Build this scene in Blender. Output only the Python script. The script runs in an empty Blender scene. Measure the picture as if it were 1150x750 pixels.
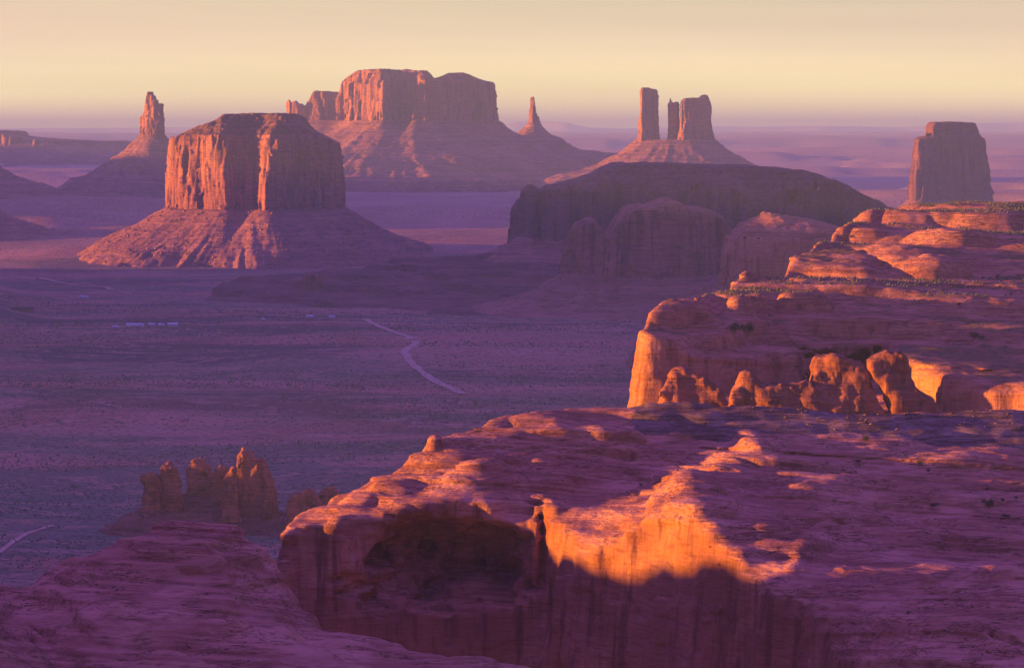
import bpy, math, random
import numpy as np
from mathutils import Vector

# ------------------------------------------------------------------ camera, sky, sun, exposure
C = bpy.context.scene
COL = C.collection
R = math.radians
CAM_Z = 304.0
FPX = 2958.0                      # focal length in pixels of the 1150 px wide photograph
PITCH = math.atan(227.0 / FPX)
SUN_EL, SUN_AZ = 4.3, -4.0         # degrees; sun stands to the left (-x); azimuth > 0 = turned ahead of the camera

cam = bpy.data.cameras.new('camera')
cam.sensor_width = 36.0
cam.lens = 36.0 * FPX / 1150.0
cam.clip_start, cam.clip_end = 1.0, 200000.0
cam_o = bpy.data.objects.new('camera', cam)
COL.objects.link(cam_o)
cam_o.location = (0, 0, CAM_Z)
cam_o.rotation_euler = (math.pi / 2 - PITCH, 0, 0)
C.camera = cam_o

W = bpy.data.worlds.new('World')
C.world = W
W.use_nodes = True
nt = W.node_tree
nt.nodes.clear()
wout = nt.nodes.new('ShaderNodeOutputWorld')
bg = nt.nodes.new('ShaderNodeBackground')
sky = nt.nodes.new('ShaderNodeTexSky')
sky.sky_type = 'NISHITA'
sky.sun_disc = False
sky.sun_elevation = R(SUN_EL)
sky.sun_rotation = R(-90 + SUN_AZ)
sky.altitude = 1600
sky.air_density = 1.0
sky.dust_density = 2.0
sky.ozone_density = 3.0
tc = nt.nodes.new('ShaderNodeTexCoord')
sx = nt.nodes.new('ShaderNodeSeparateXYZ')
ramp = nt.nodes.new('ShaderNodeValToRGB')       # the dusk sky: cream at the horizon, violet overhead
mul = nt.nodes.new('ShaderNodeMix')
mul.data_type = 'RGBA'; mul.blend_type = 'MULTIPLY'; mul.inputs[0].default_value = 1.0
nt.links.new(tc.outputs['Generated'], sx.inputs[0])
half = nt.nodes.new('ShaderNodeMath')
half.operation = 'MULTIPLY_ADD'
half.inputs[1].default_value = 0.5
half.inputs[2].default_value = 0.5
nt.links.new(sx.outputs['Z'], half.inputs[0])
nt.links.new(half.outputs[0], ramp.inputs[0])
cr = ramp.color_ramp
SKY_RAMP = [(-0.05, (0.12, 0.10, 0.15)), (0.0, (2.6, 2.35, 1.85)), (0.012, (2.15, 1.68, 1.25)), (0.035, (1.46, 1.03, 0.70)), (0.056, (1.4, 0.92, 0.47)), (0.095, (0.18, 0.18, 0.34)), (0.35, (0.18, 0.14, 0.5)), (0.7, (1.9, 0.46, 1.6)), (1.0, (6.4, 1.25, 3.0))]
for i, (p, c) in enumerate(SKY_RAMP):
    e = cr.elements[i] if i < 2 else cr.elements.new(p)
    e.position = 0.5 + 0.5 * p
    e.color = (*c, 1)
cap = nt.nodes.new('ShaderNodeVectorMath')      # caps the glow round the low sun to weaken its fill light
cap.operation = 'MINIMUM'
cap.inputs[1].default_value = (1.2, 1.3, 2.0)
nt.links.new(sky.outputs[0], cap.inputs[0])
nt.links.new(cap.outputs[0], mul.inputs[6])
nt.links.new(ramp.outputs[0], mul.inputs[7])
smap = nt.nodes.new('ShaderNodeMapping')        # faint uneven streaks in the dusk air
smap.inputs['Scale'].default_value = (3, 3, 46)
snoi = nt.nodes.new('ShaderNodeTexNoise')
snoi.inputs['Scale'].default_value = 1.0
snoi.inputs['Detail'].default_value = 5
snr = nt.nodes.new('ShaderNodeMapRange')
for k_, v_ in enumerate((0.3, 0.7, 0.92, 1.08)): snr.inputs[1 + k_].default_value = v_
smul = nt.nodes.new('ShaderNodeVectorMath')
smul.operation = 'SCALE'
nt.links.new(tc.outputs['Generated'], smap.inputs[0])
nt.links.new(smap.outputs[0], snoi.inputs['Vector'])
nt.links.new(snoi.outputs['Fac'], snr.inputs[0])
nt.links.new(mul.outputs[2], smul.inputs[0])
nt.links.new(snr.outputs[0], smul.inputs['Scale'])
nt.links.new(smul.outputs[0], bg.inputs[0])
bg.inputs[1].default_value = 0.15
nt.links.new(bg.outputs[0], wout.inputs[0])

sun = bpy.data.lights.new('sun', 'SUN')
sun.energy = 5.0
sun.angle = R(0.9)
sun.color = (1.0, 0.44, 0.01)
sun_o = bpy.data.objects.new('sun', sun)
COL.objects.link(sun_o)
sun_o.location = (-3000, 0, 1500)
sun_vec = Vector((-math.cos(R(SUN_EL)) * math.cos(R(SUN_AZ)), math.cos(R(SUN_EL)) * math.sin(R(SUN_AZ)), math.sin(R(SUN_EL))))
sun_o.rotation_euler = sun_vec.to_track_quat('Z', 'Y').to_euler()

C.view_settings.view_transform = 'Standard'
C.view_settings.look = 'None'
C.view_settings.exposure = 1.9
C.view_settings.gamma = 1.0
C.view_settings.use_curve_mapping = False
C.render.engine = 'CYCLES'
C.cycles.use_denoising = True
C.cycles.denoising_prefilter = 'NONE'
C.cycles.use_adaptive_sampling = False
C.cycles.max_bounces = 5
C.cycles.diffuse_bounces = 3
C.cycles.volume_bounces = 0
C.cycles.transparent_max_bounces = 8

HAZE_DENSITY = 4.6e-5
HAZE_COLOR = (0.37, 0.50, 0.99, 1)

# ------------------------------------------------------------------ helpers
rng = np.random.RandomState(7)
T3 = (rng.rand(64 * 64 * 64).astype(np.float32) * 2 - 1)
T2 = (rng.rand(256 * 256).astype(np.float32) * 2 - 1)
T1 = rng.rand(1024).astype(np.float32)


def _fl(a):
    i = np.floor(a)
    f = (a - i).astype(np.float32)
    return i.astype(np.int64), f * f * (3 - 2 * f)


def n3(x, y, z):
    ix, u = _fl(x); iy, v = _fl(y); iz, w = _fl(z)
    x0, x1 = (ix & 63) << 12, ((ix + 1) & 63) << 12
    y0, y1 = (iy & 63) << 6, ((iy + 1) & 63) << 6
    z0, z1 = iz & 63, (iz + 1) & 63
    a00, a01, a10, a11 = x0 + y0, x0 + y1, x1 + y0, x1 + y1
    c = lambda a: T3[a + z0] * (1 - w) + T3[a + z1] * w
    return (c(a00) * (1 - v) + c(a01) * v) * (1 - u) + (c(a10) * (1 - v) + c(a11) * v) * u


def n2(x, y):
    ix, u = _fl(x); iy, v = _fl(y)
    x0, x1 = (ix & 255) << 8, ((ix + 1) & 255) << 8
    y0, y1 = iy & 255, (iy + 1) & 255
    return (T2[x0 + y0] * (1 - v) + T2[x0 + y1] * v) * (1 - u) + (T2[x1 + y0] * (1 - v) + T2[x1 + y1] * v) * u


def fbm2(x, y, o=4, g=0.5):
    s, a, k = 0, 1.0, 1.0
    for i in range(o):
        s = s + a * n2(x * k + 17.3 * i, y * k + 9.7 * i)
        a *= g; k *= 2.03
    return s


def fbm3(x, y, z, o=3, g=0.5):
    s, a, k = 0, 1.0, 1.0
    for i in range(o):
        s = s + a * n3(x * k + 11.3 * i, y * k + 5.7 * i, z * k + 3.1 * i)
        a *= g; k *= 2.03
    return s


def ridge2(x, y, o=3):
    s, a, k = 0, 1.0, 1.0
    for i in range(o):
        s = s + a * (1 - 2 * np.abs(n2(x * k + 7.1 * i, y * k + 3.3 * i)))
        a *= 0.5; k *= 2.1
    return s


def strat(zw):
    """bedding: each layer bulges by its own amount and ends in a small ledge"""
    i, f = np.floor(zw), None
    f = (zw - i).astype(np.float32)
    r = T1[i.astype(np.int64) & 1023]
    r2 = T1[(i.astype(np.int64) + 1) & 1023]
    s = np.clip((f - 0.84) / 0.16, 0, 1)
    s = s * s * (3 - 2 * s)
    return r * (1 - s) + r2 * s - 0.5


def blk(x, y, z, l, lz, seed=0):
    """jointed rock: offsets that are constant over each block"""
    u = (0.82 * x + 0.57 * y) / l + 0.35 * n3(x / (l * 1.6), y / (l * 1.6), z / (lz * 1.6)) + seed
    v = (-0.57 * x + 0.82 * y) / l + 0.35 * n3(x / (l * 1.6) + 9, y / (l * 1.6), z / (lz * 1.6)) + seed * 1.7
    w = z / lz + 0.25 * n2(x / l, y / l) + T1[(np.floor(u).astype(np.int64) * 7 + np.floor(v).astype(np.int64) * 13) & 1023]
    i = (np.floor(u).astype(np.int64) & 63) << 12
    j = (np.floor(v).astype(np.int64) & 63) << 6
    return T3[i + j + (np.floor(w).astype(np.int64) & 63)]


def smax(a, b, k):
    h = np.clip(0.5 + 0.5 * (a - b) / k, 0, 1)
    return b * (1 - h) + a * h + k * h * (1 - h)


def smin(a, b, k):
    return -smax(-a, -b, k)


def sst(a, b, x):
    t = np.clip((x - a) / (b - a), 0, 1)
    return t * t * (3 - 2 * t)


def un(px, py, D):
    """point at forward distance D seen at a photograph pixel"""
    a, b = (px - 575.0) / FPX, (375.0 - py) / FPX
    c, s = math.cos(PITCH), math.sin(PITCH)
    y = c + b * s
    k = D / y
    return (a * k, D, CAM_Z + (-s + b * c) * k)


def ux(px, D):
    return un(px, 375, D)[0]


def uz(py, D):
    return un(575, py, D)[2]


class Grid2:
    def __init__(s, f, x0, y0, x1, y1, step):
        s.x0, s.y0, s.st = x0, y0, step
        xs = np.arange(x0, x1 + step, step); ys = np.arange(y0, y1 + step, step)
        s.v = f(xs[:, None] + 0 * ys[None], ys[None] + 0 * xs[:, None]).astype(np.float32)

    def __call__(s, X, Y):
        nx, ny = s.v.shape
        a = np.clip((X - s.x0) / s.st, 0, nx - 1.001); b = np.clip((Y - s.y0) / s.st, 0, ny - 1.001)
        i = a.astype(np.int64); j = b.astype(np.int64)
        u = (a - i).astype(np.float32); w = (b - j).astype(np.float32)
        v = s.v
        return (v[i, j] * (1 - w) + v[i, j + 1] * w) * (1 - u) + (v[i + 1, j] * (1 - w) + v[i + 1, j + 1] * w) * u


def tps(pts, lam=0.02):
    """smooth surface through (x, y, z) points"""
    P = np.array(pts, float)
    sc = 100.0
    q = P[:, :2] / sc
    c0 = q.mean(0); q = q - c0
    n = len(q)
    r2 = ((q[:, None] - q[None]) ** 2).sum(-1)
    K = 0.5 * r2 * np.log(r2 + 1e-9)
    A = np.zeros((n + 3, n + 3))
    A[:n, :n] = K + lam * np.eye(n)
    A[:n, n] = 1; A[:n, n + 1:] = q
    A[n, :n] = 1; A[n + 1:, :n] = q.T
    w = np.linalg.solve(A, np.concatenate([P[:, 2], [0, 0, 0]]))

    def f(X, Y):
        x = X / sc - c0[0]; y = Y / sc - c0[1]
        out = w[n] + w[n + 1] * x + w[n + 2] * y
        for i in range(n):
            r = (x - q[i, 0]) ** 2 + (y - q[i, 1]) ** 2
            out = out + w[i] * 0.5 * r * np.log(r + 1e-9)
        return out
    return f


def smooth_poly(P, n=4):
    P = np.array(P, float)
    out = []
    m = len(P)
    for i in range(m):
        p0, p1, p2, p3 = P[i - 1], P[i], P[(i + 1) % m], P[(i + 2) % m]
        for k in range(n):
            t = k / n
            out.append(0.5 * (2 * p1 + (p2 - p0) * t + (2 * p0 - 5 * p1 + 4 * p2 - p3) * t * t + (3 * p1 - p0 - 3 * p2 + p3) * t ** 3))
    return np.array(out)


def poly_sd(P, X, Y):
    """signed plan distance to a polygon, negative inside"""
    d = np.full(np.broadcast(X, Y).shape, 1e18)
    inside = np.zeros(d.shape, bool)
    m = len(P)
    for i in range(m):
        ax, ay = P[i]; bx, by = P[(i + 1) % m]
        ex, ey = bx - ax, by - ay
        t = np.clip(((X - ax) * ex + (Y - ay) * ey) / (ex * ex + ey * ey + 1e-12), 0, 1)
        d = np.minimum(d, (X - ax - ex * t) ** 2 + (Y - ay - ey * t) ** 2)
        c = (ay > Y) != (by > Y)
        if by != ay:
            inside ^= c & (X < ex * (Y - ay) / (by - ay) + ax)
    d = np.sqrt(d)
    return np.where(inside, -d, d)


def line_d(P, X, Y):
    """distance to a polyline and the height carried along it"""
    d = np.full(np.broadcast(X, Y).shape, 1e18); hz = np.zeros(d.shape)
    for i in range(len(P) - 1):
        ax, ay = P[i][:2]; bx, by = P[i + 1][:2]
        ex, ey = bx - ax, by - ay
        t = np.clip(((X - ax) * ex + (Y - ay) * ey) / (ex * ex + ey * ey + 1e-12), 0, 1)
        q = (X - ax - ex * t) ** 2 + (Y - ay - ey * t) ** 2
        if len(P[i]) > 2:
            hz = np.where(q < d, P[i][2] + (P[i + 1][2] - P[i][2]) * t, hz)
        d = np.minimum(d, q)
    return np.sqrt(d), hz


def make_mesh(name, V, Q, mat, parent=None, smooth=True, origin=None):
    V = np.asarray(V, np.float32); Q = np.asarray(Q, np.int32)
    if origin is not None:
        V = V - np.array(origin, np.float32)
    me = bpy.data.meshes.new(name)
    k = Q.shape[1]
    me.vertices.add(len(V)); me.vertices.foreach_set('co', V.ravel())
    me.loops.add(Q.size); me.loops.foreach_set('vertex_index', Q.ravel())
    me.polygons.add(len(Q))
    me.polygons.foreach_set('loop_start', np.arange(0, Q.size, k, dtype=np.int32))
    me.polygons.foreach_set('loop_total', np.full(len(Q), k, np.int32))
    me.update(calc_edges=True)
    me.polygons.foreach_set('use_smooth', np.full(len(Q), smooth))
    me.validate()
    if mat:
        me.materials.append(mat)
    o = bpy.data.objects.new(name, me)
    COL.objects.link(o)
    if parent is not None:
        o.parent = parent
    elif origin is not None:
        o.location = origin
    return o


def polygonize(field, lo, hi, vox, lip=1.5, B=8):
    """surface nets over the blocks near the zero level of field(X, Y, Z)"""
    lo = np.array(lo, float); hi = np.array(hi, float)
    vox = np.array(vox if hasattr(vox, '__len__') else (vox,) * 3, float)
    n = np.ceil((hi - lo) / (vox * B)).astype(int)
    bi = np.stack(np.meshgrid(*[np.arange(k) for k in n], indexing='ij'), -1)
    cx = lo[0] + (np.arange(n[0]) + .5) * B * vox[0]
    cy = lo[1] + (np.arange(n[1]) + .5) * B * vox[1]
    cz = lo[2] + (np.arange(n[2]) + .5) * B * vox[2]
    d = np.broadcast_to(field(cx[:, None, None], cy[None, :, None], cz[None, None, :]), tuple(n))
    marg = 0.5 * B * np.linalg.norm(vox) * lip
    bl = bi[np.abs(d) < marg]
    NY, NZ = n[1] * B + 2, n[2] * B + 2
    keys, verts, edges = [], [], []
    r = np.arange(B + 1)
    co = np.array([(i, j, k) for i in (0, 1) for j in (0, 1) for k in (0, 1)])
    ed = [(a, b) for a in range(8) for b in range(a + 1, 8) if np.abs(co[a] - co[b]).sum() == 1]
    for s in range(0, len(bl), 500):
        b = bl[s:s + 500] * B
        X = lo[0] + (b[:, 0, None] + r)[:, :, None, None] * vox[0]
        Y = lo[1] + (b[:, 1, None] + r)[:, None, :, None] * vox[1]
        Z = lo[2] + (b[:, 2, None] + r)[:, None, None, :] * vox[2]
        D = np.broadcast_to(field(X, Y, Z), (len(b), B + 1, B + 1, B + 1)).astype(np.float32)
        S = D < 0
        cnt = sum(S[:, i:i + B, j:j + B, k:k + B].astype(np.int8) for i, j, k in co)
        act = np.argwhere((cnt > 0) & (cnt < 8))
        if len(act) == 0:
            continue
        q = act[:, 1:]
        cv = np.stack([D[act[:, 0], q[:, 0] + i, q[:, 1] + j, q[:, 2] + k] for i, j, k in co], 1)
        acc = np.zeros((len(act), 3)); num = np.zeros(len(act))
        for a, e in ed:
            m = (cv[:, a] < 0) != (cv[:, e] < 0)
            t = np.where(m, cv[:, a] / np.where(m, cv[:, a] - cv[:, e], 1), 0)
            p = co[a] + (co[e] - co[a]) * t[:, None]
            acc += p * m[:, None]; num += m
        g = b[act[:, 0]] + q
        verts.append(lo + (g + acc / num[:, None]) * vox)
        keys.append((g[:, 0] * NY + g[:, 1]) * NZ + g[:, 2])
        for ax in range(3):
            sl = [slice(0, B)] * 3; sh = list(sl); sh[ax] = slice(1, B + 1)
            A0 = S[(slice(None), *sl)]; A1 = S[(slice(None), *sh)]
            e = np.argwhere(A0 != A1)
            if len(e):
                ge = b[e[:, 0]] + e[:, 1:]
                edges.append(np.column_stack([ge, np.full(len(e), ax), A0[tuple(e.T)]]))
    keys = np.concatenate(keys); verts = np.concatenate(verts); edges = np.concatenate(edges)
    o = np.argsort(keys); ks = keys[o]
    quads = []
    offs = {0: [(0, -1, -1), (0, 0, -1), (0, 0, 0), (0, -1, 0)],
            1: [(-1, 0, -1), (-1, 0, 0), (0, 0, 0), (0, 0, -1)],
            2: [(-1, -1, 0), (0, -1, 0), (0, 0, 0), (-1, 0, 0)]}
    for ax in range(3):
        e = edges[edges[:, 3] == ax]
        if not len(e):
            continue
        idx = []; ok = np.ones(len(e), bool)
        for of in offs[ax]:
            g = e[:, :3] + of
            k = (g[:, 0] * NY + g[:, 1]) * NZ + g[:, 2]
            p = np.clip(np.searchsorted(ks, k), 0, len(ks) - 1)
            ok &= (ks[p] == k) & (g.min(1) >= 0)
            idx.append(o[p])
        qd = np.stack(idx, 1)
        fl = e[:, 4] == 0
        qd[fl] = qd[fl][:, ::-1]
        quads.append(qd[ok])
    Q = np.concatenate(quads)
    used = np.unique(Q)
    mp = np.zeros(len(verts), np.int64); mp[used] = np.arange(len(used))
    return verts[used], mp[Q]


def grid_mesh(f, xs, ys, keep=None):
    X = xs[:, None] + 0 * ys[None]; Y = ys[None] + 0 * xs[:, None]
    Z = f(X, Y)
    V = np.stack([X, Y, Z], -1).reshape(-1, 3)
    nx, ny = len(xs), len(ys)
    i = np.arange(nx - 1)[:, None] * ny + np.arange(ny - 1)[None]
    Q = np.stack([i, i + ny, i + ny + 1, i + 1], -1).reshape(-1, 4)
    if keep is not None:
        k = keep(X, Y, Z).ravel()
        Q = Q[k[Q].any(1)]
        u = np.unique(Q); mp = np.zeros(len(V), np.int64); mp[u] = np.arange(len(u))
        V, Q = V[u], mp[Q]
    return V, Q


def tag(o, label=None, cat=None, group=None, kind=None):
    if label: o['label'] = label
    if cat: o['category'] = cat
    if group: o['group'] = group
    if kind: o['kind'] = kind
    return o


def thing(name, loc, label, cat, group=None):
    o = bpy.data.objects.new(name, None)
    COL.objects.link(o)
    o.location = loc
    o.empty_display_size = 5
    return tag(o, label, cat, group)


def part(name, V, Q, mat, root, smooth=True):
    return make_mesh(name, V, Q, mat, root, smooth, origin=tuple(root.location))


# ------------------------------------------------------------------ materials
class NB:
    """small node builder"""
    def __init__(s, name):
        s.m = bpy.data.materials.new(name); s.m.use_nodes = True
        s.t = s.m.node_tree; s.t.nodes.clear()
        s.out = s.t.nodes.new('ShaderNodeOutputMaterial')
        s.geo = s.t.nodes.new('ShaderNodeNewGeometry')

    def n(s, typ, **kw):
        nd = s.t.nodes.new(typ)
        for k, v in kw.items():
            setattr(nd, k, v)
        return nd

    def put(s, sock, v):
        if isinstance(v, bpy.types.NodeSocket):
            s.t.links.new(v, sock)
        elif v is not None:
            if sock.type == 'RGBA' and len(v) == 3:
                v = (*v, 1)
            sock.default_value = v

    def math(s, op, a, b=None, clamp=False):
        nd = s.n('ShaderNodeMath', operation=op, use_clamp=clamp)
        s.put(nd.inputs[0], a)
        if b is not None: s.put(nd.inputs[1], b)
        return nd.outputs[0]

    def vmul(s, v, sc):
        nd = s.n('ShaderNodeVectorMath', operation='MULTIPLY')
        s.put(nd.inputs[0], v); nd.inputs[1].default_value = sc
        return nd.outputs[0]

    def noise(s, vec, scale, detail=4, rough=0.55, dist=0.0, dims='3D', w=None):
        nd = s.n('ShaderNodeTexNoise', noise_dimensions=dims)
        if dims == '1D': s.put(nd.inputs['W'], w)
        else: s.put(nd.inputs['Vector'], vec)
        nd.inputs['Scale'].default_value = scale; nd.inputs['Detail'].default_value = detail
        nd.inputs['Roughness'].default_value = rough; nd.inputs['Distortion'].default_value = dist
        return nd.outputs['Fac']

    def mr(s, v, a, b, c=0.0, d=1.0, smooth=True):
        nd = s.n('ShaderNodeMapRange', interpolation_type='SMOOTHSTEP' if smooth else 'LINEAR')
        s.put(nd.inputs[0], v)
        for i, q in enumerate((a, b, c, d)): nd.inputs[1 + i].default_value = q
        return nd.outputs[0]

    def mix(s, f, a, b, mode='MIX'):
        nd = s.n('ShaderNodeMix', data_type='RGBA', blend_type=mode)
        s.put(nd.inputs[0], f); s.put(nd.inputs[6], a); s.put(nd.inputs[7], b)
        return nd.outputs[2]

    def bump(s, h, dist, strength=1.0, normal=None):
        nd = s.n('ShaderNodeBump')
        nd.inputs['Strength'].default_value = strength; nd.inputs['Distance'].default_value = dist
        s.put(nd.inputs['Height'], h)
        if normal is not None: s.put(nd.inputs['Normal'], normal)
        return nd.outputs[0]

    def finish(s, color, normal=None, rough=0.95, spec=0.1):
        b = s.n('ShaderNodeBsdfPrincipled')
        s.put(b.inputs['Base Color'], color)
        b.inputs['Roughness'].default_value = rough
        b.inputs['Specular IOR Level'].default_value = spec
        if normal is not None: s.put(b.inputs['Normal'], normal)
        s.t.links.new(b.outputs[0], s.out.inputs[0])
        return s.m

    def sep(s, v):
        nd = s.n('ShaderNodeSeparateXYZ'); s.put(nd.inputs[0], v)
        return nd.outputs


def rock_mat(name, base, light, dark, unit, warp=6.0, tilt=(0.05, -0.03), varnish=0.5, soil=None, soil_amt=0.0, bump=0.5, streak=0.0, bedc=0.7, lines=0.6, wallsoft=0.75, joint=0.3, jz=9.0, lensc=0.7, palec=0.5, crack=0.75, wallvar=0.0):
    """layered sandstone; unit = bed thickness in metres"""
    b = NB(name)
    P = b.geo.outputs['Position']; N = b.geo.outputs['Normal']
    x, y, z = b.sep(P)
    nz = b.math('ABSOLUTE', b.sep(N)[2])
    steep = b.mr(nz, 0.35, 0.75, 1.0, 0.0)
    wv = b.noise(P, 1 / (unit * 40), 2)
    zw = b.math('ADD', z, b.math('MULTIPLY', b.math('SUBTRACT', wv, 0.5), warp * 2))
    zw = b.math('ADD', zw, b.math('ADD', b.math('MULTIPLY', x, tilt[0]), b.math('MULTIPLY', y, tilt[1])))
    bed = b.noise(None, 1 / unit, 4, 0.6, dims='1D', w=zw)
    fine = b.noise(None, 4.3 / unit, 3, 0.6, dims='1D', w=zw)
    patch = b.noise(P, 1 / (unit * 14), 4, 0.6)
    grain = b.noise(P, 1.6 / unit, 5, 0.65)
    lens = b.noise(b.vmul(P, (1 / (unit * 5.0), 1 / (unit * 2.2), 1 / (unit * 0.35))), 1.0, 6, 0.62)
    flat0 = b.mr(nz, 0.90, 0.99, 1.0, 0.85)
    col = b.mix(b.mr(bed, 0.34, 0.66), dark, light)
    col = b.mix(b.math('MULTIPLY', b.math('MULTIPLY', flat0, b.math('SUBTRACT', 1.0, b.math('MULTIPLY', steep, wallsoft))), bedc), base, col)
    col = b.mix(b.math('MULTIPLY', b.mr(patch, 0.44, 0.64), palec), col, tuple(min(0.62, c * 1.25) for c in light))
    col = b.mix(b.math('MULTIPLY', b.mr(grain, 0.5, 0.75), 0.35), col, dark)
    col = b.mix(b.math('MULTIPLY', b.mr(lens, 0.50, 0.36), lensc), col, dark)
    col = b.mix(b.math('MULTIPLY', b.mr(lens, 0.54, 0.68), lensc * 0.7), col, light)
    flat = b.mr(nz, 0.90, 0.99, 1.0, 0.55)
    run = b.noise(b.vmul(P, (1 / (unit * 13), 1 / (unit * 2.6), 1 / (unit * 0.8))), 1.0, 5, 0.58)
    ln = b.math('MAXIMUM', b.mr(b.math('ABSOLUTE', b.math('SUBTRACT', run, 0.5)), 0.012, 0.003), b.mr(b.math('ABSOLUTE', b.math('SUBTRACT', run, 0.57)), 0.008, 0.002))
    ln = b.math('MULTIPLY', ln, b.mr(b.noise(P, 1 / (unit * 8), 3), 0.40, 0.58))
    ln = b.math('MULTIPLY', ln, b.math('SUBTRACT', 1.0, b.math('MULTIPLY', steep, wallsoft)))
    col = b.mix(b.math('MULTIPLY', ln, crack), col, tuple(c * 0.28 for c in dark))
    # thin dark partings between beds
    part_l = b.math('MULTIPLY', b.mr(fine, 0.60, 0.68), lines)
    part_m = b.mr(b.noise(P, 1 / (unit * 5), 3), 0.42, 0.6)
    pl = b.math('MULTIPLY', b.math('MULTIPLY', b.math('MULTIPLY', part_l, part_m), flat), b.math('SUBTRACT', 1.0, b.math('MULTIPLY', steep, wallsoft)))
    col = b.mix(pl, col, tuple(c * 0.35 for c in dark))
    if varnish > 0:
        st = b.noise(b.vmul(P, (1 / (unit * 2.2), 1 / (unit * 2.2), 1 / (unit * 30))), 1.0, 4, 0.6)
        va = b.math('MULTIPLY', b.math('MULTIPLY', b.mr(st, 0.48, 0.66), steep), varnish)
        col = b.mix(va, col, tuple(c * 0.42 for c in dark))
        col = b.mix(b.math('MULTIPLY', b.math('MULTIPLY', b.mr(st, 0.42, 0.30), steep), 0.45), col, light)
    if wallvar > 0:  # extra varnish on steep walls, with their shade worked into it
        vn = b.mr(b.noise(P, 1 / (unit * 9), 5, 0.6), 0.25, 0.6)
        col = b.mix(b.math('MULTIPLY', b.math('MULTIPLY', vn, steep), wallvar), col, tuple(c * 0.62 for c in dark))
    if soil:
        sm = b.math('MULTIPLY', b.mr(nz, 0.93, 0.985), b.mr(b.noise(P, 1 / (unit * 18), 4), 0.62 - soil_amt, 0.74 - soil_amt))
        tuft = b.mr(b.noise(P, 0.8 / unit, 3), 0.5, 0.62)
        col = b.mix(sm, col, b.mix(tuft, soil[0], soil[1]))
    jv = b.n('ShaderNodeTexVoronoi', feature='DISTANCE_TO_EDGE')
    wob = b.n('ShaderNodeVectorMath', operation='MULTIPLY_ADD')
    nz3 = b.n('ShaderNodeTexNoise'); b.put(nz3.inputs['Vector'], P); nz3.inputs['Scale'].default_value = 0.35 / unit; nz3.inputs['Detail'].default_value = 4
    b.put(wob.inputs[0], nz3.outputs['Color']); wob.inputs[1].default_value = (unit * 0.8,) * 3; b.put(wob.inputs[2], P)
    b.put(jv.inputs['Vector'], b.vmul(wob.outputs[0], (1 / (unit * 22), 1 / (unit * 5), 1 / (unit * jz))))
    jv.inputs['Scale'].default_value = 1.0
    jm = b.mr(b.noise(P, 1 / (unit * 11), 3), 0.52, 0.62)
    jo = b.math('MULTIPLY', b.mr(jv.outputs['Distance'], 0.022, 0.006), jm)
    col = b.mix(b.math('MULTIPLY', jo, joint), col, tuple(c * 0.35 for c in dark))
    pit = b.math('MULTIPLY', b.mr(b.noise(b.vmul(P, (1.1 / unit, 0.8 / unit, 2.2 / unit)), 1.0, 2), 0.70, 0.76), b.mr(fine, 0.45, 0.6))
    col = b.mix(b.math('MULTIPLY', pit, joint), col, tuple(c * 0.4 for c in dark))
    h = b.math('MULTIPLY', b.math('ADD', b.math('MULTIPLY', bed, 0.9), b.math('MULTIPLY', fine, 0.35)), flat)
    h = b.math('SUBTRACT', h, b.math('MULTIPLY', jo, joint * 1.2))
    h = b.math('SUBTRACT', h, b.math('MULTIPLY', pl, 0.5))
    h = b.math('ADD', h, b.math('MULTIPLY', lens, 2.0))
    h = b.math('SUBTRACT', h, b.math('MULTIPLY', ln, 0.9))
    h = b.math('MULTIPLY', h, b.math('SUBTRACT', 1.0, b.math('MULTIPLY', steep, wallsoft)))
    n1 = b.bump(h, unit * bump)
    lump = b.noise(P, 0.45 / unit, 6, 0.62)
    nn = b.bump(lump, unit * bump * 1.2, 1.0, n1)
    if streak > 0:
        fl = b.noise(b.vmul(P, (1 / (unit * 1.1), 1 / (unit * 1.1), 1 / (unit * 12))), 1.0, 4, 0.6)
        nn = b.bump(b.math('MULTIPLY', fl, steep), unit * streak, 1.0, nn)
    return b.finish(col, nn)


SLICK = dict(base=(0.40, 0.145, 0.09), light=(0.50, 0.22, 0.145), dark=(0.26, 0.085, 0.06))
M_slick = rock_mat('slickrock', unit=2.2, palec=0.75, wallvar=0.55, warp=1.6, bedc=0.6, tilt=(0.08, 0.24), varnish=0.75, bump=0.30, streak=0.25, **SLICK)
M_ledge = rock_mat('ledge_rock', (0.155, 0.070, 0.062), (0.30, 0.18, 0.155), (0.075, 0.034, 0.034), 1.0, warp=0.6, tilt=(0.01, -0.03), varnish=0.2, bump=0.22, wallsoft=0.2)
M_mesa = rock_mat('slickrock_far', unit=3.2, warp=2.0, bedc=0.6, tilt=(0.04, 0.12), varnish=0.6, bump=0.35, streak=0.25,
                  soil=((0.22, 0.11, 0.06), (0.10, 0.085, 0.04)), soil_amt=0.16, **SLICK)
M_cliff = rock_mat('cliff_sandstone', (0.27, 0.094, 0.066), (0.40, 0.155, 0.098), (0.13, 0.047, 0.042), 9, warp=5, tilt=(0, 0), varnish=0.7, bump=0.22, streak=0.45, bedc=0.35, lines=0.2)
M_cap = rock_mat('cap_rock', (0.17, 0.072, 0.05), (0.26, 0.11, 0.075), (0.095, 0.042, 0.036), 6, warp=2, tilt=(0, 0), varnish=0.3, bump=0.3, bedc=0.45, wallsoft=0.3)
M_cliff_shaded = rock_mat('cliff_sandstone_shaded', (0.145, 0.048, 0.064), (0.235, 0.085, 0.098), (0.078, 0.028, 0.042), 9, warp=5, tilt=(0, 0), varnish=0.6, bump=0.25, streak=0.5, bedc=0.45, lines=0.3)  # darker copy of the cliff rock: shade put into its colour
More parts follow.
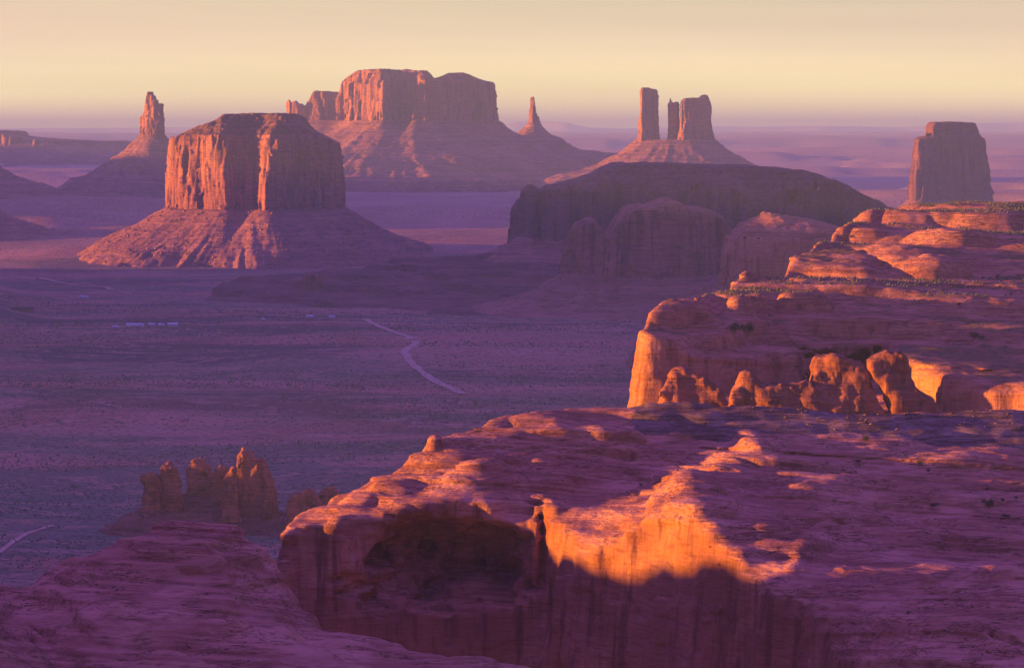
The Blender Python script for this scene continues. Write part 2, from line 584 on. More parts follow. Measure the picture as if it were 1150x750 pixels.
M_talus = rock_mat('talus', (0.30, 0.115, 0.09), (0.38, 0.165, 0.12), (0.19, 0.07, 0.06), 10, warp=4, tilt=(0, 0), varnish=0.0, bump=0.30, bedc=0.5, lines=0.3)
M_hill = rock_mat('hill_shale', (0.15, 0.058, 0.056), (0.24, 0.095, 0.085), (0.085, 0.034, 0.036), 7, warp=2, tilt=(0, 0), varnish=0.0, bump=0.3, bedc=0.5, lines=0.3)
M_spire = rock_mat('spire_rock', (0.28, 0.088, 0.062), (0.40, 0.15, 0.095), (0.14, 0.048, 0.042), 2.6, warp=3, tilt=(0.03, 0), varnish=0.5, bump=0.3, streak=0.3)


def floor_mat():
    b = NB('desert_floor')
    P = b.geo.outputs['Position']
    soil = b.mix(b.mr(b.noise(P, 1 / 260, 5), 0.38, 0.64), (0.34, 0.145, 0.11), (0.46, 0.22, 0.165))
    band = b.noise(b.vmul(P, (1 / 700, 1 / 160, 0)), 1.0, 5, 0.6)
    sage = b.mr(band, 0.40, 0.60)
    py0 = b.sep(P)[1]
    col = b.mix(b.math('MULTIPLY', b.math('MULTIPLY', sage, 0.8), b.mr(py0, 5200, 7500, 1.0, 0.12)), soil, (0.13, 0.145, 0.095))
    dark = b.mr(b.noise(b.vmul(P, (1 / 620, 1 / 430, 0)), 1.0, 5, 0.6), 0.50, 0.62)
    col = b.mix(b.math('MULTIPLY', b.math('MULTIPLY', dark, 0.62), b.mr(py0, 5200, 7500, 1.0, 0.15)), col, (0.08, 0.062, 0.06))
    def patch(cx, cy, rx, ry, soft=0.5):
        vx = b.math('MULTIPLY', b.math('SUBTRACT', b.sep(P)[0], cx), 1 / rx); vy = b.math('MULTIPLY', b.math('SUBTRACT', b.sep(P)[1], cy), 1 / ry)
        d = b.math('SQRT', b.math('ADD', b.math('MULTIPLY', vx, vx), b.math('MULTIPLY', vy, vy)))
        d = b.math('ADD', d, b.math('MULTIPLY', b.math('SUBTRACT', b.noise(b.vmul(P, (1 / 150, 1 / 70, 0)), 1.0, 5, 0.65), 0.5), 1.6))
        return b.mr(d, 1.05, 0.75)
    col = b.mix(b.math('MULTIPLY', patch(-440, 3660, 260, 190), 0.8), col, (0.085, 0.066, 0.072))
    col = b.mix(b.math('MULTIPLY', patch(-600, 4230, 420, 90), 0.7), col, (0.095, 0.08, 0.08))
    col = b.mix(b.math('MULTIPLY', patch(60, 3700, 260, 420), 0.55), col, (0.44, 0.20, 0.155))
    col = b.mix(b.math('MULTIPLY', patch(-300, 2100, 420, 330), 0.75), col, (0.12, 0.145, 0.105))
    wash = b.noise(b.vmul(P, (1 / 520, 1 / 120, 0)), 1.0, 6, 0.62, 1.2)
    wl = b.mr(b.math('ABSOLUTE', b.math('SUBTRACT', wash, 0.5)), 0.016, 0.004)
    col = b.mix(b.math('MULTIPLY', wl, 0.6), col, (0.46, 0.26, 0.20))
    sp = b.mr(b.noise(P, 1 / 6.5, 3, 0.75), 0.53, 0.60)
    col = b.mix(b.math('MULTIPLY', sp, 0.75), col, (0.055, 0.062, 0.045))
    sp2 = b.mr(b.noise(P, 1 / 30.0, 5, 0.75), 0.54, 0.62)
    col = b.mix(b.math('MULTIPLY', sp2, 0.5), col, (0.42, 0.22, 0.16))
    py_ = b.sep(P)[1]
    col = b.mix(b.mr(py_, 6500, 11000), col, b.mix(0.45, col, (0.55, 0.40, 0.33)))  # pale far sand, also carrying the brightness of haze and low sun
    nn = b.bump(b.noise(P, 1 / 18, 6, 0.72), 3.0)
    return b.finish(col, nn, 1.0, 0.0)


M_floor = floor_mat()


def plain(name, a, c, scale, rough=0.9, bump=0.0):
    b = NB(name)
    P = b.geo.outputs['Position']
    f = b.noise(P, scale, 4, 0.6)
    col = b.mix(b.mr(f, 0.35, 0.65), a, c)
    return b.finish(col, b.bump(f, bump) if bump else None, rough, 0.2)


M_road = plain('dirt_road', (0.40, 0.22, 0.17), (0.50, 0.30, 0.24), 1 / 9)
M_bush = plain('juniper_green', (0.030, 0.045, 0.022), (0.075, 0.085, 0.045), 1.2, 1.0)
M_sage = plain('sage_green', (0.055, 0.060, 0.040), (0.12, 0.12, 0.085), 0.2, 1.0)
M_wood = plain('juniper_bark', (0.14, 0.09, 0.07), (0.22, 0.16, 0.12), 3.0)
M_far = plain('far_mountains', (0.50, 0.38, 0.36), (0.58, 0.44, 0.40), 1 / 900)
M_white = plain('white_paint', (0.72, 0.72, 0.72), (0.80, 0.80, 0.80), 1.0, 0.5)
M_wall = plain('pale_siding', (0.45, 0.42, 0.40), (0.60, 0.57, 0.54), 0.7, 0.7)
M_roof = plain('metal_roof', (0.50, 0.52, 0.56), (0.62, 0.64, 0.68), 0.8, 0.45)
M_glass = plain('dark_glass', (0.02, 0.02, 0.025), (0.03, 0.03, 0.035), 1.0, 0.1)
M_tyre = plain('tyre_rubber', (0.015, 0.015, 0.015), (0.03, 0.03, 0.03), 5.0)
M_rubble = plain('rubble_stone', (0.09, 0.043, 0.038), (0.22, 0.13, 0.11), 0.35)

# ------------------------------------------------------------------ valley floor
FY = [-4000, 5200, 6000, 7500, 9000, 12000, 20000, 35000, 90000]
FZ = [0, 0, 4, 48, 96, 136, 203, 244, 286]

# unseen mesas added west of the frame to keep the low sun off the valley (x, y, half width, half depth, height)
SHADE_MESAS = [(-1780, 3600, 700, 1230, 300), (-1150, 1900, 330, 420, 89), (-2400, 5000, 760, 560, 470), (-2600, 8100, 700, 900, 190), (-3500, 11200, 900, 900, 240)]


def floor_z(X, Y):
    z = np.interp(Y, FY, FZ) + 0 * X
    far = sst(5800, 7500, Y)
    z = z + 5.0 * fbm2(X / 500, Y / 420, 4) * (1 - 0.5 * far)
    # washes and low benches of the open plain
    bench = fbm2(X / 2600 + 3, Y / 620, 4)
    z = z + far * (26 * sst(0.02, 0.20, bench) + 22 * sst(0.34, 0.46, bench) + 9 * bench)
    z = z + sst(2200, 2600, Y) * (1 - far) * 5 * sst(0.1, 0.22, fbm2(X / 900 + 7, Y / 260 + 2, 3))
    for (cx, cy, a, b, h) in SHADE_MESAS:  # unseen sun-blocking mesas raised out of the floor sheet
        q = np.sqrt(((X - cx) / a) ** 4 + ((Y - cy) / b) ** 4) ** 0.5 + 0.05 * fbm2(X / 300, Y / 300, 3)
        z = z + h * (0.62 * sst(1.06, 0.97, q) + 0.38 * np.clip((1.45 - q) / 0.45, 0, 1) ** 1.6)
    # the plateau's own foot
    return z


ys = [-4000, -2500, -1200, -400, 200, 700, 1000]
y = 1200.0
while y < 64000:
    ys.append(y); y *= 1.0085 if y < 16000 else 1.03
ys.append(64000)
ys = np.array(ys)
t = np.linspace(-1, 1, 521)
t = np.sign(t) * np.abs(t) ** 1.35
Xg = t[:, None] * (3000 + 0.55 * np.maximum(ys, 0))[None]
Yg = ys[None] + 0 * Xg
V = np.stack([Xg, Yg, floor_z(Xg, Yg)], -1).reshape(-1, 3)
nx, ny = Xg.shape
i = np.arange(nx - 1)[:, None] * ny + np.arange(ny - 1)[None]
Q = np.stack([i, i + ny, i + ny + 1, i + 1], -1).reshape(-1, 4)
FLOOR_MIN = float(V[:, 2].min())
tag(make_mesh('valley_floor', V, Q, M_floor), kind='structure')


CREST = [(ux(270, 4650), 4650, 0), (ux(290, 4700), 4700, 8), (ux(307, 4720), 4720, 17), (ux(340, 4800), 4800, 22), (ux(376, 4880), 4880, 44), (ux(412, 4950), 4950, 48), (ux(432, 4990), 4990, 54), (ux(440, 5000), 5000, 62), (ux(560, 5050), 5050, 66), (ux(700, 5000), 5000, 80), (ux(830, 4900), 4900, 80), (ux(1000, 4800), 4800, 60)]


def hill_z(X, Y):
    d, hz = line_d(CREST, X, Y)
    d = d * (1 + 0.30 * fbm2(X / 150, Y / 150, 4))
    t = np.clip(d / np.where(Y < 5000, 640, 300), 0, 1)
    z = hz * (1 - t) ** 1.5
    k = z / 13.0 + 0.35 * fbm2(X / 220, Y / 220, 3)
    kf = k - np.floor(k)
    z = z + 13.0 * 0.8 * (sst(0.66, 0.92, kf) - kf) * np.clip(z / 10, 0, 1)
    return z + (1.8 * fbm2(X / 40, Y / 40, 4)) * np.clip(z / 8, 0, 1)


V, Q = grid_mesh(lambda X, Y: floor_z(X, Y) + hill_z(X, Y) - 1.0, np.arange(ux(230, 4700), ux(1010, 4900), 7.0), np.arange(4000, 5400, 7.0), keep=lambda X, Y, Z: Z > floor_z(X, Y) - 0.6)
tag(make_mesh('hill', V, Q, M_hill), kind='structure')


def road(name, pts, w, lift=0.5, mat=None):
    """ribbon laid on the floor through photograph pixels projected onto the floor"""
    P = []
    for px, py in pts:
        D = 3000.0
        for _ in range(40):
            p = un(px, py, D)
            zf = float(floor_z(np.array([[p[0]]]), np.array([[D]]))[0, 0])
            D = D * (CAM_Z - zf) / max(CAM_Z - p[2], 1e-3) * 0.5 + D * 0.5
        P.append((un(px, py, D)[0], D))
    P = np.array(P)
    S = []
    for k in range(len(P) - 1):
        p0, p1, p2, p3 = P[max(k - 1, 0)], P[k], P[k + 1], P[min(k + 2, len(P) - 1)]
        for u in np.linspace(0, 1, 14, endpoint=False):
            S.append(0.5 * (2 * p1 + (p2 - p0) * u + (2 * p0 - 5 * p1 + 4 * p2 - p3) * u * u + (3 * p1 - p0 - 3 * p2 + p3) * u ** 3))
    S.append(P[-1]); S = np.array(S)
    T = np.gradient(S, axis=0); T /= np.linalg.norm(T, axis=1)[:, None]
    Nn = np.stack([-T[:, 1], T[:, 0]], 1)
    V = []
    ww = w * (1 + 0.25 * np.array([float(n2(np.array(q[0] / 30), np.array(q[1] / 30))) for q in S]))
    cols = np.linspace(-0.5, 0.5, 4)
    for c in cols:
        q = S + Nn * (c * ww)[:, None]
        V.append(np.column_stack([q, floor_z(q[:, 0], q[:, 1]) + lift]))
    m = len(S)
    V = np.concatenate(V)
    Q = [(a * m + k, (a + 1) * m + k, (a + 1) * m + k + 1, a * m + k + 1) for a in range(3) for k in range(m - 1)]
    return tag(make_mesh(name, V, Q, mat or M_road), kind='structure')


road('dirt_road', [(411, 358.5), (415, 361.5), (424, 366), (436, 371), (448, 375), (459, 378.5), (466, 382), (466, 386.5), (459, 391), (454, 396), (457, 402), (463, 409), (471, 416), (482, 424.5), (498, 433), (510, 438), (520, 443)], 11, 1.0)
road('dirt_track', [(-40, 304), (0, 308), (24, 311), (60, 316), (90, 321), (120, 325), (148, 330)], 9, 1.0)
road('dirt_track', [(290, 354), (320, 355.5), (345, 357), (370, 358), (392, 358.5), (411, 358.5)], 6, 1.0)
road('dirt_path', [(-30, 640), (-6, 624), (10, 612), (22, 604), (34, 598), (60, 590)], 5, 0.5)


def rocks(P, sz, flat=0.75):
    """angular blocks at the given points"""
    n = len(P)
    c = np.array([(a, b, d) for a in (-1, 1) for b in (-1, 1) for d in (-1, 1)], float)
    V = c[None] * (0.55 + 0.45 * rng.rand(n, 8, 3))
    V[:, :, 2] *= flat
    a = rng.rand(n) * 6.28; t = rng.randn(n) * 0.4
    ca, sa, ct, st_ = np.cos(a)[:, None], np.sin(a)[:, None], np.cos(t)[:, None], np.sin(t)[:, None]
    x, y, z = V[..., 0], V[..., 1], V[..., 2]
    x, z = x * ct - z * st_, x * st_ + z * ct
    x, y = x * ca - y * sa, x * sa + y * ca
    V = np.stack([x, y, z], -1) * (sz / 2)[:, None, None] * (1 + 0.4 * rng.rand(n, 1, 3)) + P[:, None, :]
    f = np.array([(0, 1, 3, 2), (4, 6, 7, 5), (0, 4, 5, 1), (2, 3, 7, 6), (0, 2, 6, 4), (1, 5, 7, 3)])
    Q = (f[None] + np.arange(n)[:, None, None] * 8).reshape(-1, 4)
    return V.reshape(-1, 3), Q


# ------------------------------------------------------------------ buttes
def butte(name, label, cat, poly, D0, prof, z0, offs, vox, lam, amp, talus=None, cap=None, group=None, topamp=2.0, k=3.0, mat=None, seed=0, talus_boulders=False, bed=6.0, bedamp=1.2, zfloor=None, as_part_of=None, capmat=None, part_name='cliff', deep=40):
    """poly: [(px, D)] plan outline; prof: [(px, py)] top line; offs: [(py, metres)] how far the wall stands out at each height"""
    P = smooth_poly([(ux(a, d), d) for a, d in poly], 3)
    lo, hi = P.min(0), P.max(0)
    prx = np.array([ux(a, D0) for a, b in prof]); prz = np.array([uz(b, D0) for a, b in prof])
    oz = np.array([uz(b, D0) for b, o in offs])[::1]; oo = np.array([o for b, o in offs])
    s = np.argsort(oz); oz, oo = oz[s], oo[s]
    mo = max(oo.max(), 0) + amp * 2 + 10
    big = 0 if talus is None else talus['reach'] * 1.25
    mar = mo + 20
    g = Grid2(lambda X, Y: poly_sd(P, X, Y), lo[0] - mar, lo[1] - mar, hi[0] + mar, hi[1] + mar, vox * 0.8)

    def field(X, Y, Z):
        sd = g(X, Y)
        n = fbm3(X / lam + seed, Y / lam, Z / (lam * 6) + seed, 3, 0.6) + 0.8 * n3(X / (lam * 2.3) + seed, Y / (lam * 2.3), Z / (lam * 7))
        n = n + 0.35 * n3(X / (lam * 0.35), Y / (lam * 0.35), Z / (lam * 0.9) + seed)
        cr = 1 - np.abs(n3(X / (lam * 0.7) + 31 + seed, Y / (lam * 0.7), Z / (lam * 12))) * 4
        side = sd - np.interp(Z, oz, oo) + amp * n + amp * 1.0 * np.clip(cr, 0, 1)
        side = side - amp * 0.35 * blk(X, Y, Z, lam * 0.55, lam * 1.3, seed) - amp * 0.16 * blk(X, Y, Z, lam * 0.2, lam * 0.45, seed + 3)
        zz = Z / bed + 0.5 * n2(X / (lam * 3), Y / (lam * 3)) + seed
        side = side - bedamp * strat(zz)
        top = Z - np.interp(X, prx, prz) - topamp * fbm2(X / lam + seed, Y / lam, 3)
        return smax(side, top, k)
    zl = z0 - deep
    V, Q = polygonize(field, (lo[0] - mo, lo[1] - mo, zl), (hi[0] + mo, hi[1] + mo, prz.max() + 3 * topamp + 10), vox)
    c = P.mean(0)
    base = zl if talus is None else float(floor_z(np.array([[c[0]]]), np.array([[c[1]]]))[0, 0])
    if as_part_of is not None:
        return part(part_name, V, Q, mat or M_cliff, as_part_of)
    if talus is None and cap is None:
        o = make_mesh(name, V, Q, mat or M_cliff, origin=(c[0], c[1], zl))
        return tag(o, label, cat, group)
    root = thing(name, (c[0], c[1], base), label, cat, group)
    if cap is not None:
        zc = uz(cap, D0) if not callable(cap) else None
        zq = V[Q].mean(1)
        lim = zc + 3.0 * n2(zq[:, 0] / lam, zq[:, 1] / lam)
        m = zq[:, 2] > lim
        for nm, sel, mt in (('cap_rock', m, capmat or M_cap), ('cliff', ~m, mat or M_cliff)):
            q = Q[sel]; u = np.unique(q); mp = np.zeros(len(V), np.int64); mp[u] = np.arange(len(u))
            part(nm, V[u], mp[q], mt, root)
    else:
        part('cliff', V, Q, mat or M_cliff, root)
    if talus is not None:
        talus_part(root, P, z0, talus, lam, seed)
    return root


def talus_part(root, P, z0, talus, lam, seed, name='talus_slope', structure=False):
    lo, hi = P.min(0), P.max(0)
    R_ = talus['reach'] * 1.3
    st = talus['step']
    xs = np.arange(lo[0] - R_, hi[0] + R_ + st, st); ys_ = np.arange(lo[1] - R_, hi[1] + R_ * talus.get('back', 0.4) + st, st)
    mid, half = (lo + hi) / 2, (hi - lo) / 2
    ls, rs = talus.get('left', 1.0), talus.get('right', 1.0)
    ds, dz = np.array(talus['d']), np.array(talus['z'])

    def tz(X, Y):
        sd = poly_sd(P, X, Y)
        sc = np.interp((X - mid[0]) / half[0], [-1.3, 0, 1.3], [ls, 1.0, rs])
        r = np.maximum(sd, 0) / sc
        ang = np.arctan2(Y - mid[1], X - mid[0])
        g = ridge2(ang * (half[0] + half[1]) / (lam * 1.1) + seed, r / (lam * 9), 3)
        r2 = r * (1 + 0.10 * fbm2(X / (lam * 4), Y / (lam * 4) + seed, 3)) + g * 0.05 * r
        z = np.interp(r2, ds, dz)
        fade = np.clip(r / 30, 0, 1) * np.clip((talus['reach'] * 1.2 - r) / 60, 0, 1)
        z = z + fade * (0.45 * talus.get('rough', 2.5) * fbm2(X / (lam * 0.45), Y / (lam * 0.45) + seed, 4, 0.65))
        z = z + fade * 1.6 * talus.get('bench', 3.0) * strat(z / talus.get('bed', 16.0) + 0.4 * n2(X / 300, Y / 300))
        return np.where(sd < -lam, z0 - 6, z)
    V, Q = grid_mesh(tz, xs, ys_, keep=lambda X, Y, Z: Z > floor_z(X, Y) - 6)
    if root is None:
        return tag(make_mesh(name, V, Q, M_talus), kind='structure')
    if talus.get('boulders'):
        up = V[(V[:, 1] < mid[1]) & (V[:, 2] > floor_z(V[:, 0], V[:, 1]) + 5)]
        pk = up[rng.randint(0, len(up), talus['boulders'])]
        sz = 1.6 + 5.0 * rng.rand(len(pk)) ** 3
        VV, QQ = rocks(pk + rng.randn(*pk.shape) * 1.5, sz)
        tag(part('boulders', VV, QQ, M_talus, root, False), kind='stuff')
    return part(name, V, Q, M_talus, root)


# the big lit butte on the left
D = 6100
merrick = butte('butte', 'massive flat topped red butte with orange sunlit left face above a wide talus cone', 'butte',
    [(187, 6150), (196, 6065), (212, 6035), (232, 6000), (252, 5972), (260, 5975), (266, 6002), (282, 6000), (289, 5968), (302, 5935), (322, 5962), (350, 6010), (374, 6060), (388, 6140), (380, 6290), (310, 6350), (220, 6330), (190, 6240)], D,
    [(186, 156), (199, 153), (204, 150), (228, 141), (245, 135), (253, 129), (287, 127.5), (330, 128), (338, 131), (345, 142), (354, 149), (375, 158), (390, 166)], uz(236, D),
    [(250, -3), (228, -6), (160, -18), (152, -24), (146, -40), (140, -56), (134, -74), (129, -86)], 2.8, 26, 8,
    talus=dict(reach=250, d=[0, 8, 45, 90, 140, 185, 230], z=[uz(234, D), uz(237, D), uz(248, D), uz(261, D), uz(274, D), uz(285, D), -14], step=4.0, left=1.1, right=1.1, boulders=900, bench=3.5, rough=2.2),
    cap=152, topamp=2.0, k=4, seed=1)

D = 9000
butte('rock_spire', 'tall stepped rock spire on a pointed cone left of the large sunlit butte', 'rock spire',
    [(160, 9020), (168, 8975), (178, 8965), (186, 8990), (186, 9060), (172, 9080), (161, 9060)], D,
    [(158, 132), (164, 126), (166.5, 113), (168.4, 103.5), (172, 103), (172.6, 107), (174.8, 107.5), (175.6, 112), (178, 112.5), (178.6, 118), (181, 118.5), (182, 116.5), (185, 117), (188, 140)], uz(153, D),
    [(156, 3), (140, 0), (118, -1), (103, -5)], 2.6, 14, 4,
    talus=dict(reach=330, d=[0, 10, 55, 130, 230, 330, 420], z=[uz(151, D), uz(155, D), uz(168, D), uz(185, D), uz(203, D), uz(216, D), uz(225, D)], step=7, left=1.0, right=0.9, bench=5, rough=4),
    topamp=1.5, k=2, seed=3, bed=8, bedamp=2.5)

D = 10000
butte('mesa', 'broad sunlit mesa with a notched skyline standing highest on the horizon', 'mesa',
    [(345, 10060), (352, 10010), (383, 9990), (396, 9915), (415, 9850), (431, 9790), (436, 9830), (441, 9900), (462, 9880), (466, 9800), (472, 9800), (500, 9850), (530, 9910), (552, 9970), (559, 10060), (556, 10200), (520, 10330), (430, 10330), (360, 10200)], D,
    [(338, 119), (345, 117), (352, 104), (356, 102), (382, 104), (384.5, 92), (392, 87), (402, 80), (438, 78), (481, 80.5), (485, 86), (489, 89), (496, 87), (505, 83), (521, 82), (531, 86), (540, 90), (556, 94), (562, 100)], uz(139, D),
    [(145, 12), (138, 4), (100, -4), (92, -8), (84, -30), (78, -50)], 4.2, 44, 13,
    talus=dict(reach=680, d=[0, 15, 60, 140, 260, 420, 560, 720, 860], z=[uz(135, D), uz(138, D), uz(146, D), uz(155, D), uz(168, D), uz(182, D), uz(194, D), uz(202, 9400), 70], step=9, left=1.0, right=0.75, bench=6, rough=5),
    topamp=3.0, k=5, seed=5, bed=14, bedamp=3)

for (px, py, w, d_) in ((327.5, 112, 4.0, 10060), (336.5, 113.5, 8.5, 10050)):
    butte('rock_pinnacle', 'small dark pinnacle at the left end of the highest mesa, ' + ('the slim outer one' if px < 330 else 'the wider inner one'), 'rock pinnacle',
        [(px - w, d_), (px - w * .3, d_ - 30), (px + w, d_ - 10), (px + w, d_ + 40), (px, d_ + 60)], d_,
        [(px - w, py + 2), (px - w * .3, py), (px + w * .2, py + 4), (px + w * .5, py + 3), (px + w, py + 7)], uz(140, d_),
        [(145, 6), (130, 0), (110, -3)], 3.2, 20, 4, group='pinnacles beside the highest mesa', topamp=2, seed=px, deep=70)

D = 10500
butte('rock_needle', 'thin rock needle with a right shoulder on a small cone beside the highest mesa', 'rock needle',
    [(594, 10500), (597, 10475), (602, 10478), (605.5, 10500), (604, 10540), (597, 10545)], D,
    [(592, 128), (594.8, 122), (595.4, 109.5), (599.9, 109), (600.5, 117), (601.6, 122), (602.2, 128.4), (604.8, 128), (606, 136)], uz(141, D),
    [(148, 8), (140, 2), (128, 0), (109, -2)], 2.4, 12, 3,
    talus=dict(reach=560, d=[0, 12, 45, 100, 125, 160, 420, 700], z=[uz(136, D), uz(142, D), uz(150, D), uz(157.5, D), uz(164, D), uz(167, D), uz(178, D), 90], step=6, left=1.1, right=1.0, bench=3, rough=2.5),
    topamp=1.0, k=1.5, seed=8, bed=10, bedamp=2)

# three towers sharing one cone
D = 9500
G3 = 'three rock towers on one shared cone'
butte('rock_tower', 'tall straight rock tower standing alone, left of the three towers on the shared cone', 'rock tower',
    [(717, 9470), (720, 9445), (733, 9470), (738, 9505), (737, 9545), (722, 9560)], D,
    [(714, 100), (718, 99.2), (722, 98.6), (728, 98.8), (731, 100), (736.5, 101), (740, 104)], uz(162, D),
    [(165, 12), (155, 3), (140, 0), (110, -2), (98, -3)], 2.6, 18, 4, group=G3, topamp=1.2, seed=10, k=2)
butte('rock_tower', 'slim middle rock tower with a little spike, between two larger towers', 'rock tower',
    [(749, 9480), (752, 9465), (759, 9480), (762, 9505), (760, 9530), (752, 9535)], D,
    [(746, 118), (750.5, 115), (751, 111), (752, 111), (752.8, 115.4), (757, 115.2), (758, 114.2), (761, 115), (764, 119)], uz(160, D),
    [(165, 10), (155, 2), (140, 0), (112, -3)], 2.4, 14, 3, group=G3, topamp=0.8, seed=11, k=1.5)
butte('rock_tower', 'widest blocky rock tower with a knob at its upper right corner, right of the three', 'rock tower',
    [(763, 9455), (768, 9432), (790, 9470), (796, 9510), (796, 9560), (780, 9590), (766, 9560)], D,
    [(760, 116), (764.5, 113), (767, 110.8), (785, 110), (787.5, 107.2), (790, 106.6), (793.6, 107.5), (796, 112), (800, 122)], uz(163, D),
    [(168, 24), (160, 14), (146, 4), (135, 0), (107, -3)], 2.6, 18, 4, group=G3, topamp=1.0, seed=12, k=2)
P3 = smooth_poly([(ux(a, d), d) for a, d in [(712, 9500), (722, 9440), (760, 9420), (798, 9440), (801, 9520), (780, 9600), (725, 9600)]], 3)
talus_part(None, P3, uz(160, D), dict(reach=420, d=[0, 14, 60, 120, 165, 330, 520], z=[uz(157, D), uz(161, D), uz(172, D), uz(182, D), uz(189, D), uz(199, D), 80], step=6, left=1.0, right=1.0, bench=3, rough=3), 22, 4, 'talus_hill')

D = 8000
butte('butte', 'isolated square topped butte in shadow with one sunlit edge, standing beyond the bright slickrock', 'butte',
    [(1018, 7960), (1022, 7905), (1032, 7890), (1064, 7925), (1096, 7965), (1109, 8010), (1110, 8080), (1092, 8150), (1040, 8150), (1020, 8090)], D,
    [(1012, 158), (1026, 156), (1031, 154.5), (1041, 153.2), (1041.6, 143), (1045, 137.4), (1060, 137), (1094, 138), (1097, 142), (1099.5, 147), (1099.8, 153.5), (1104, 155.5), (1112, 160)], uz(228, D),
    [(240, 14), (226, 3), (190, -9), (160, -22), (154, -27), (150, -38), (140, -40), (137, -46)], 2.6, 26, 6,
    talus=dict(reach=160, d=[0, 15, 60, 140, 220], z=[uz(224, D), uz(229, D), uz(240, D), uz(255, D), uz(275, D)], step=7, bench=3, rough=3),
    cap=153.5, topamp=1.5, k=3, seed=14, mat=M_cliff_shaded, capmat=M_cliff_shaded)

# the dark mesa in the middle with its nearer wall
D = 5000
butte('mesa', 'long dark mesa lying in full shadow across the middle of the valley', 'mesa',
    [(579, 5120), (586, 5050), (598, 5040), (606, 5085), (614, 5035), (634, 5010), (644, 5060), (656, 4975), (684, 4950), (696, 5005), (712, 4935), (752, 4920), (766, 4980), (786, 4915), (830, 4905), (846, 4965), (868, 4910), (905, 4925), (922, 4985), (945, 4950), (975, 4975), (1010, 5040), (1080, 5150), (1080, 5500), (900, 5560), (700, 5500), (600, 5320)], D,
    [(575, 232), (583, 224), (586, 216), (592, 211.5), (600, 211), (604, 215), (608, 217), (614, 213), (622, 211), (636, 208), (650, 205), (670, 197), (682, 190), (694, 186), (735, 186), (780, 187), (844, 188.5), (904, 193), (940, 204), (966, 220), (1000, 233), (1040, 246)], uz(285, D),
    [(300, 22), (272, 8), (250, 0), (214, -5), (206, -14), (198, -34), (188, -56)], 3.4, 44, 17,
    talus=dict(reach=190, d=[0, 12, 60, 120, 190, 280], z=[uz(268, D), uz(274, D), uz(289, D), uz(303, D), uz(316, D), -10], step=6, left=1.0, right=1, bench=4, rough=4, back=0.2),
    cap=206, topamp=3.0, k=6, seed=16, bed=9, bedamp=1.2, mat=M_cliff_shaded, capmat=M_cliff_shaded)
D = 4450
butte('rock_wall', 'fluted shadowed rock wall with a rounded crest standing in front of the long dark mesa', 'rock wall',
    [(634, 4560), (640, 4480), (660, 4440), (682, 4420), (690, 4400), (712, 4372), (740, 4355), (775, 4362), (800, 4390), (812, 4440), (818, 4560), (810, 4680), (730, 4720), (660, 4690)], D,
    [(628, 275), (638, 268), (648, 254), (656, 249.5), (666, 248), (674, 254), (680, 267), (688, 262), (694, 251), (704, 239), (712, 234), (722, 232.5), (733, 233), (742, 228.5), (750, 225.5), (758, 226), (766, 231), (774, 234.5), (786, 235), (800, 238), (812, 244), (822, 256)], uz(320, D),
    [(330, 18), (312, 5), (280, 0), (240, -6), (226, -14)], 2.8, 24, 7,
    talus=dict(reach=120, d=[0, 12, 50, 110, 190], z=[uz(307, D), uz(313, D), uz(328, D), uz(343, D), -8], step=5, bench=3, rough=3.5, back=0.3), topamp=2.0, k=6, seed=18, bed=8, bedamp=1.5)
D = 3400
butte('rock_dome', 'pinkish rounded rock dome with a sheer left side tucked behind the bright slickrock', 'rock dome',
    [(812, 3520), (816, 3430), (828, 3390), (850, 3370), (900, 3360), (960, 3380), (1010, 3450), (1010, 3800), (900, 3900), (825, 3760)], D,
    [(808, 272), (815, 264), (826, 259), (838, 251), (848, 250), (858, 255), (868, 247), (880, 245), (890, 250), (902, 249), (915, 252), (930, 256), (960, 262), (1000, 272)], uz(330, D),
    [(345, 8), (310, 2), (285, 0), (268, -8), (258, -22), (250, -46)], 2.0, 24, 4,
    talus=dict(reach=100, d=[0, 12, 60, 130], z=[uz(322, D), uz(328, D), uz(344, D), -8], step=4.5, bench=2, rough=3, back=0.2), topamp=2.0, k=10, seed=20, bed=5, bedamp=1.4, mat=M_mesa)

# low mesas at the left edge of the view
D = 12500
butte('low_mesa', 'long low mesa on the left horizon behind the stepped spire', 'low mesa',
    [(-120, 12500), (-60, 12300), (20, 12250), (80, 12280), (150, 12400), (160, 12700), (60, 12900), (-100, 12900)], D,
    [(-130, 144), (0, 146.5), (16, 147), (19, 152.5), (40, 155), (67, 157), (110, 158.5), (147, 159.5), (165, 164)], uz(165, D),
    [(172, 60), (162, 10), (150, 0), (146, -10)], 6, 60, 14,
    talus=dict(reach=350, d=[0, 20, 150, 350, 500], z=[uz(160, D), uz(163, D), uz(171, D), uz(180, D), uz(190, D)], step=16, bench=6, rough=4), topamp=2, seed=22)
D = 8000
butte('hill_mesa', 'small mesa hill cut off by the left edge of the picture, upper of two', 'mesa',
    [(-60, 8100), (-40, 7950), (-8, 7930), (2, 7990), (0, 8120), (-30, 8200)], D,
    [(-70, 184), (-10, 184), (4, 187), (10, 192)], uz(188, D), [(200, 8), (185, 0)], 4, 30, 6,
    talus=dict(reach=280, d=[0, 10, 60, 150, 260, 360], z=[uz(187, D), uz(190, D), uz(199, D), uz(212, D), uz(226, D), uz(240, D)], step=8, bench=5, rough=4), topamp=1.5, seed=24)
D = 6700
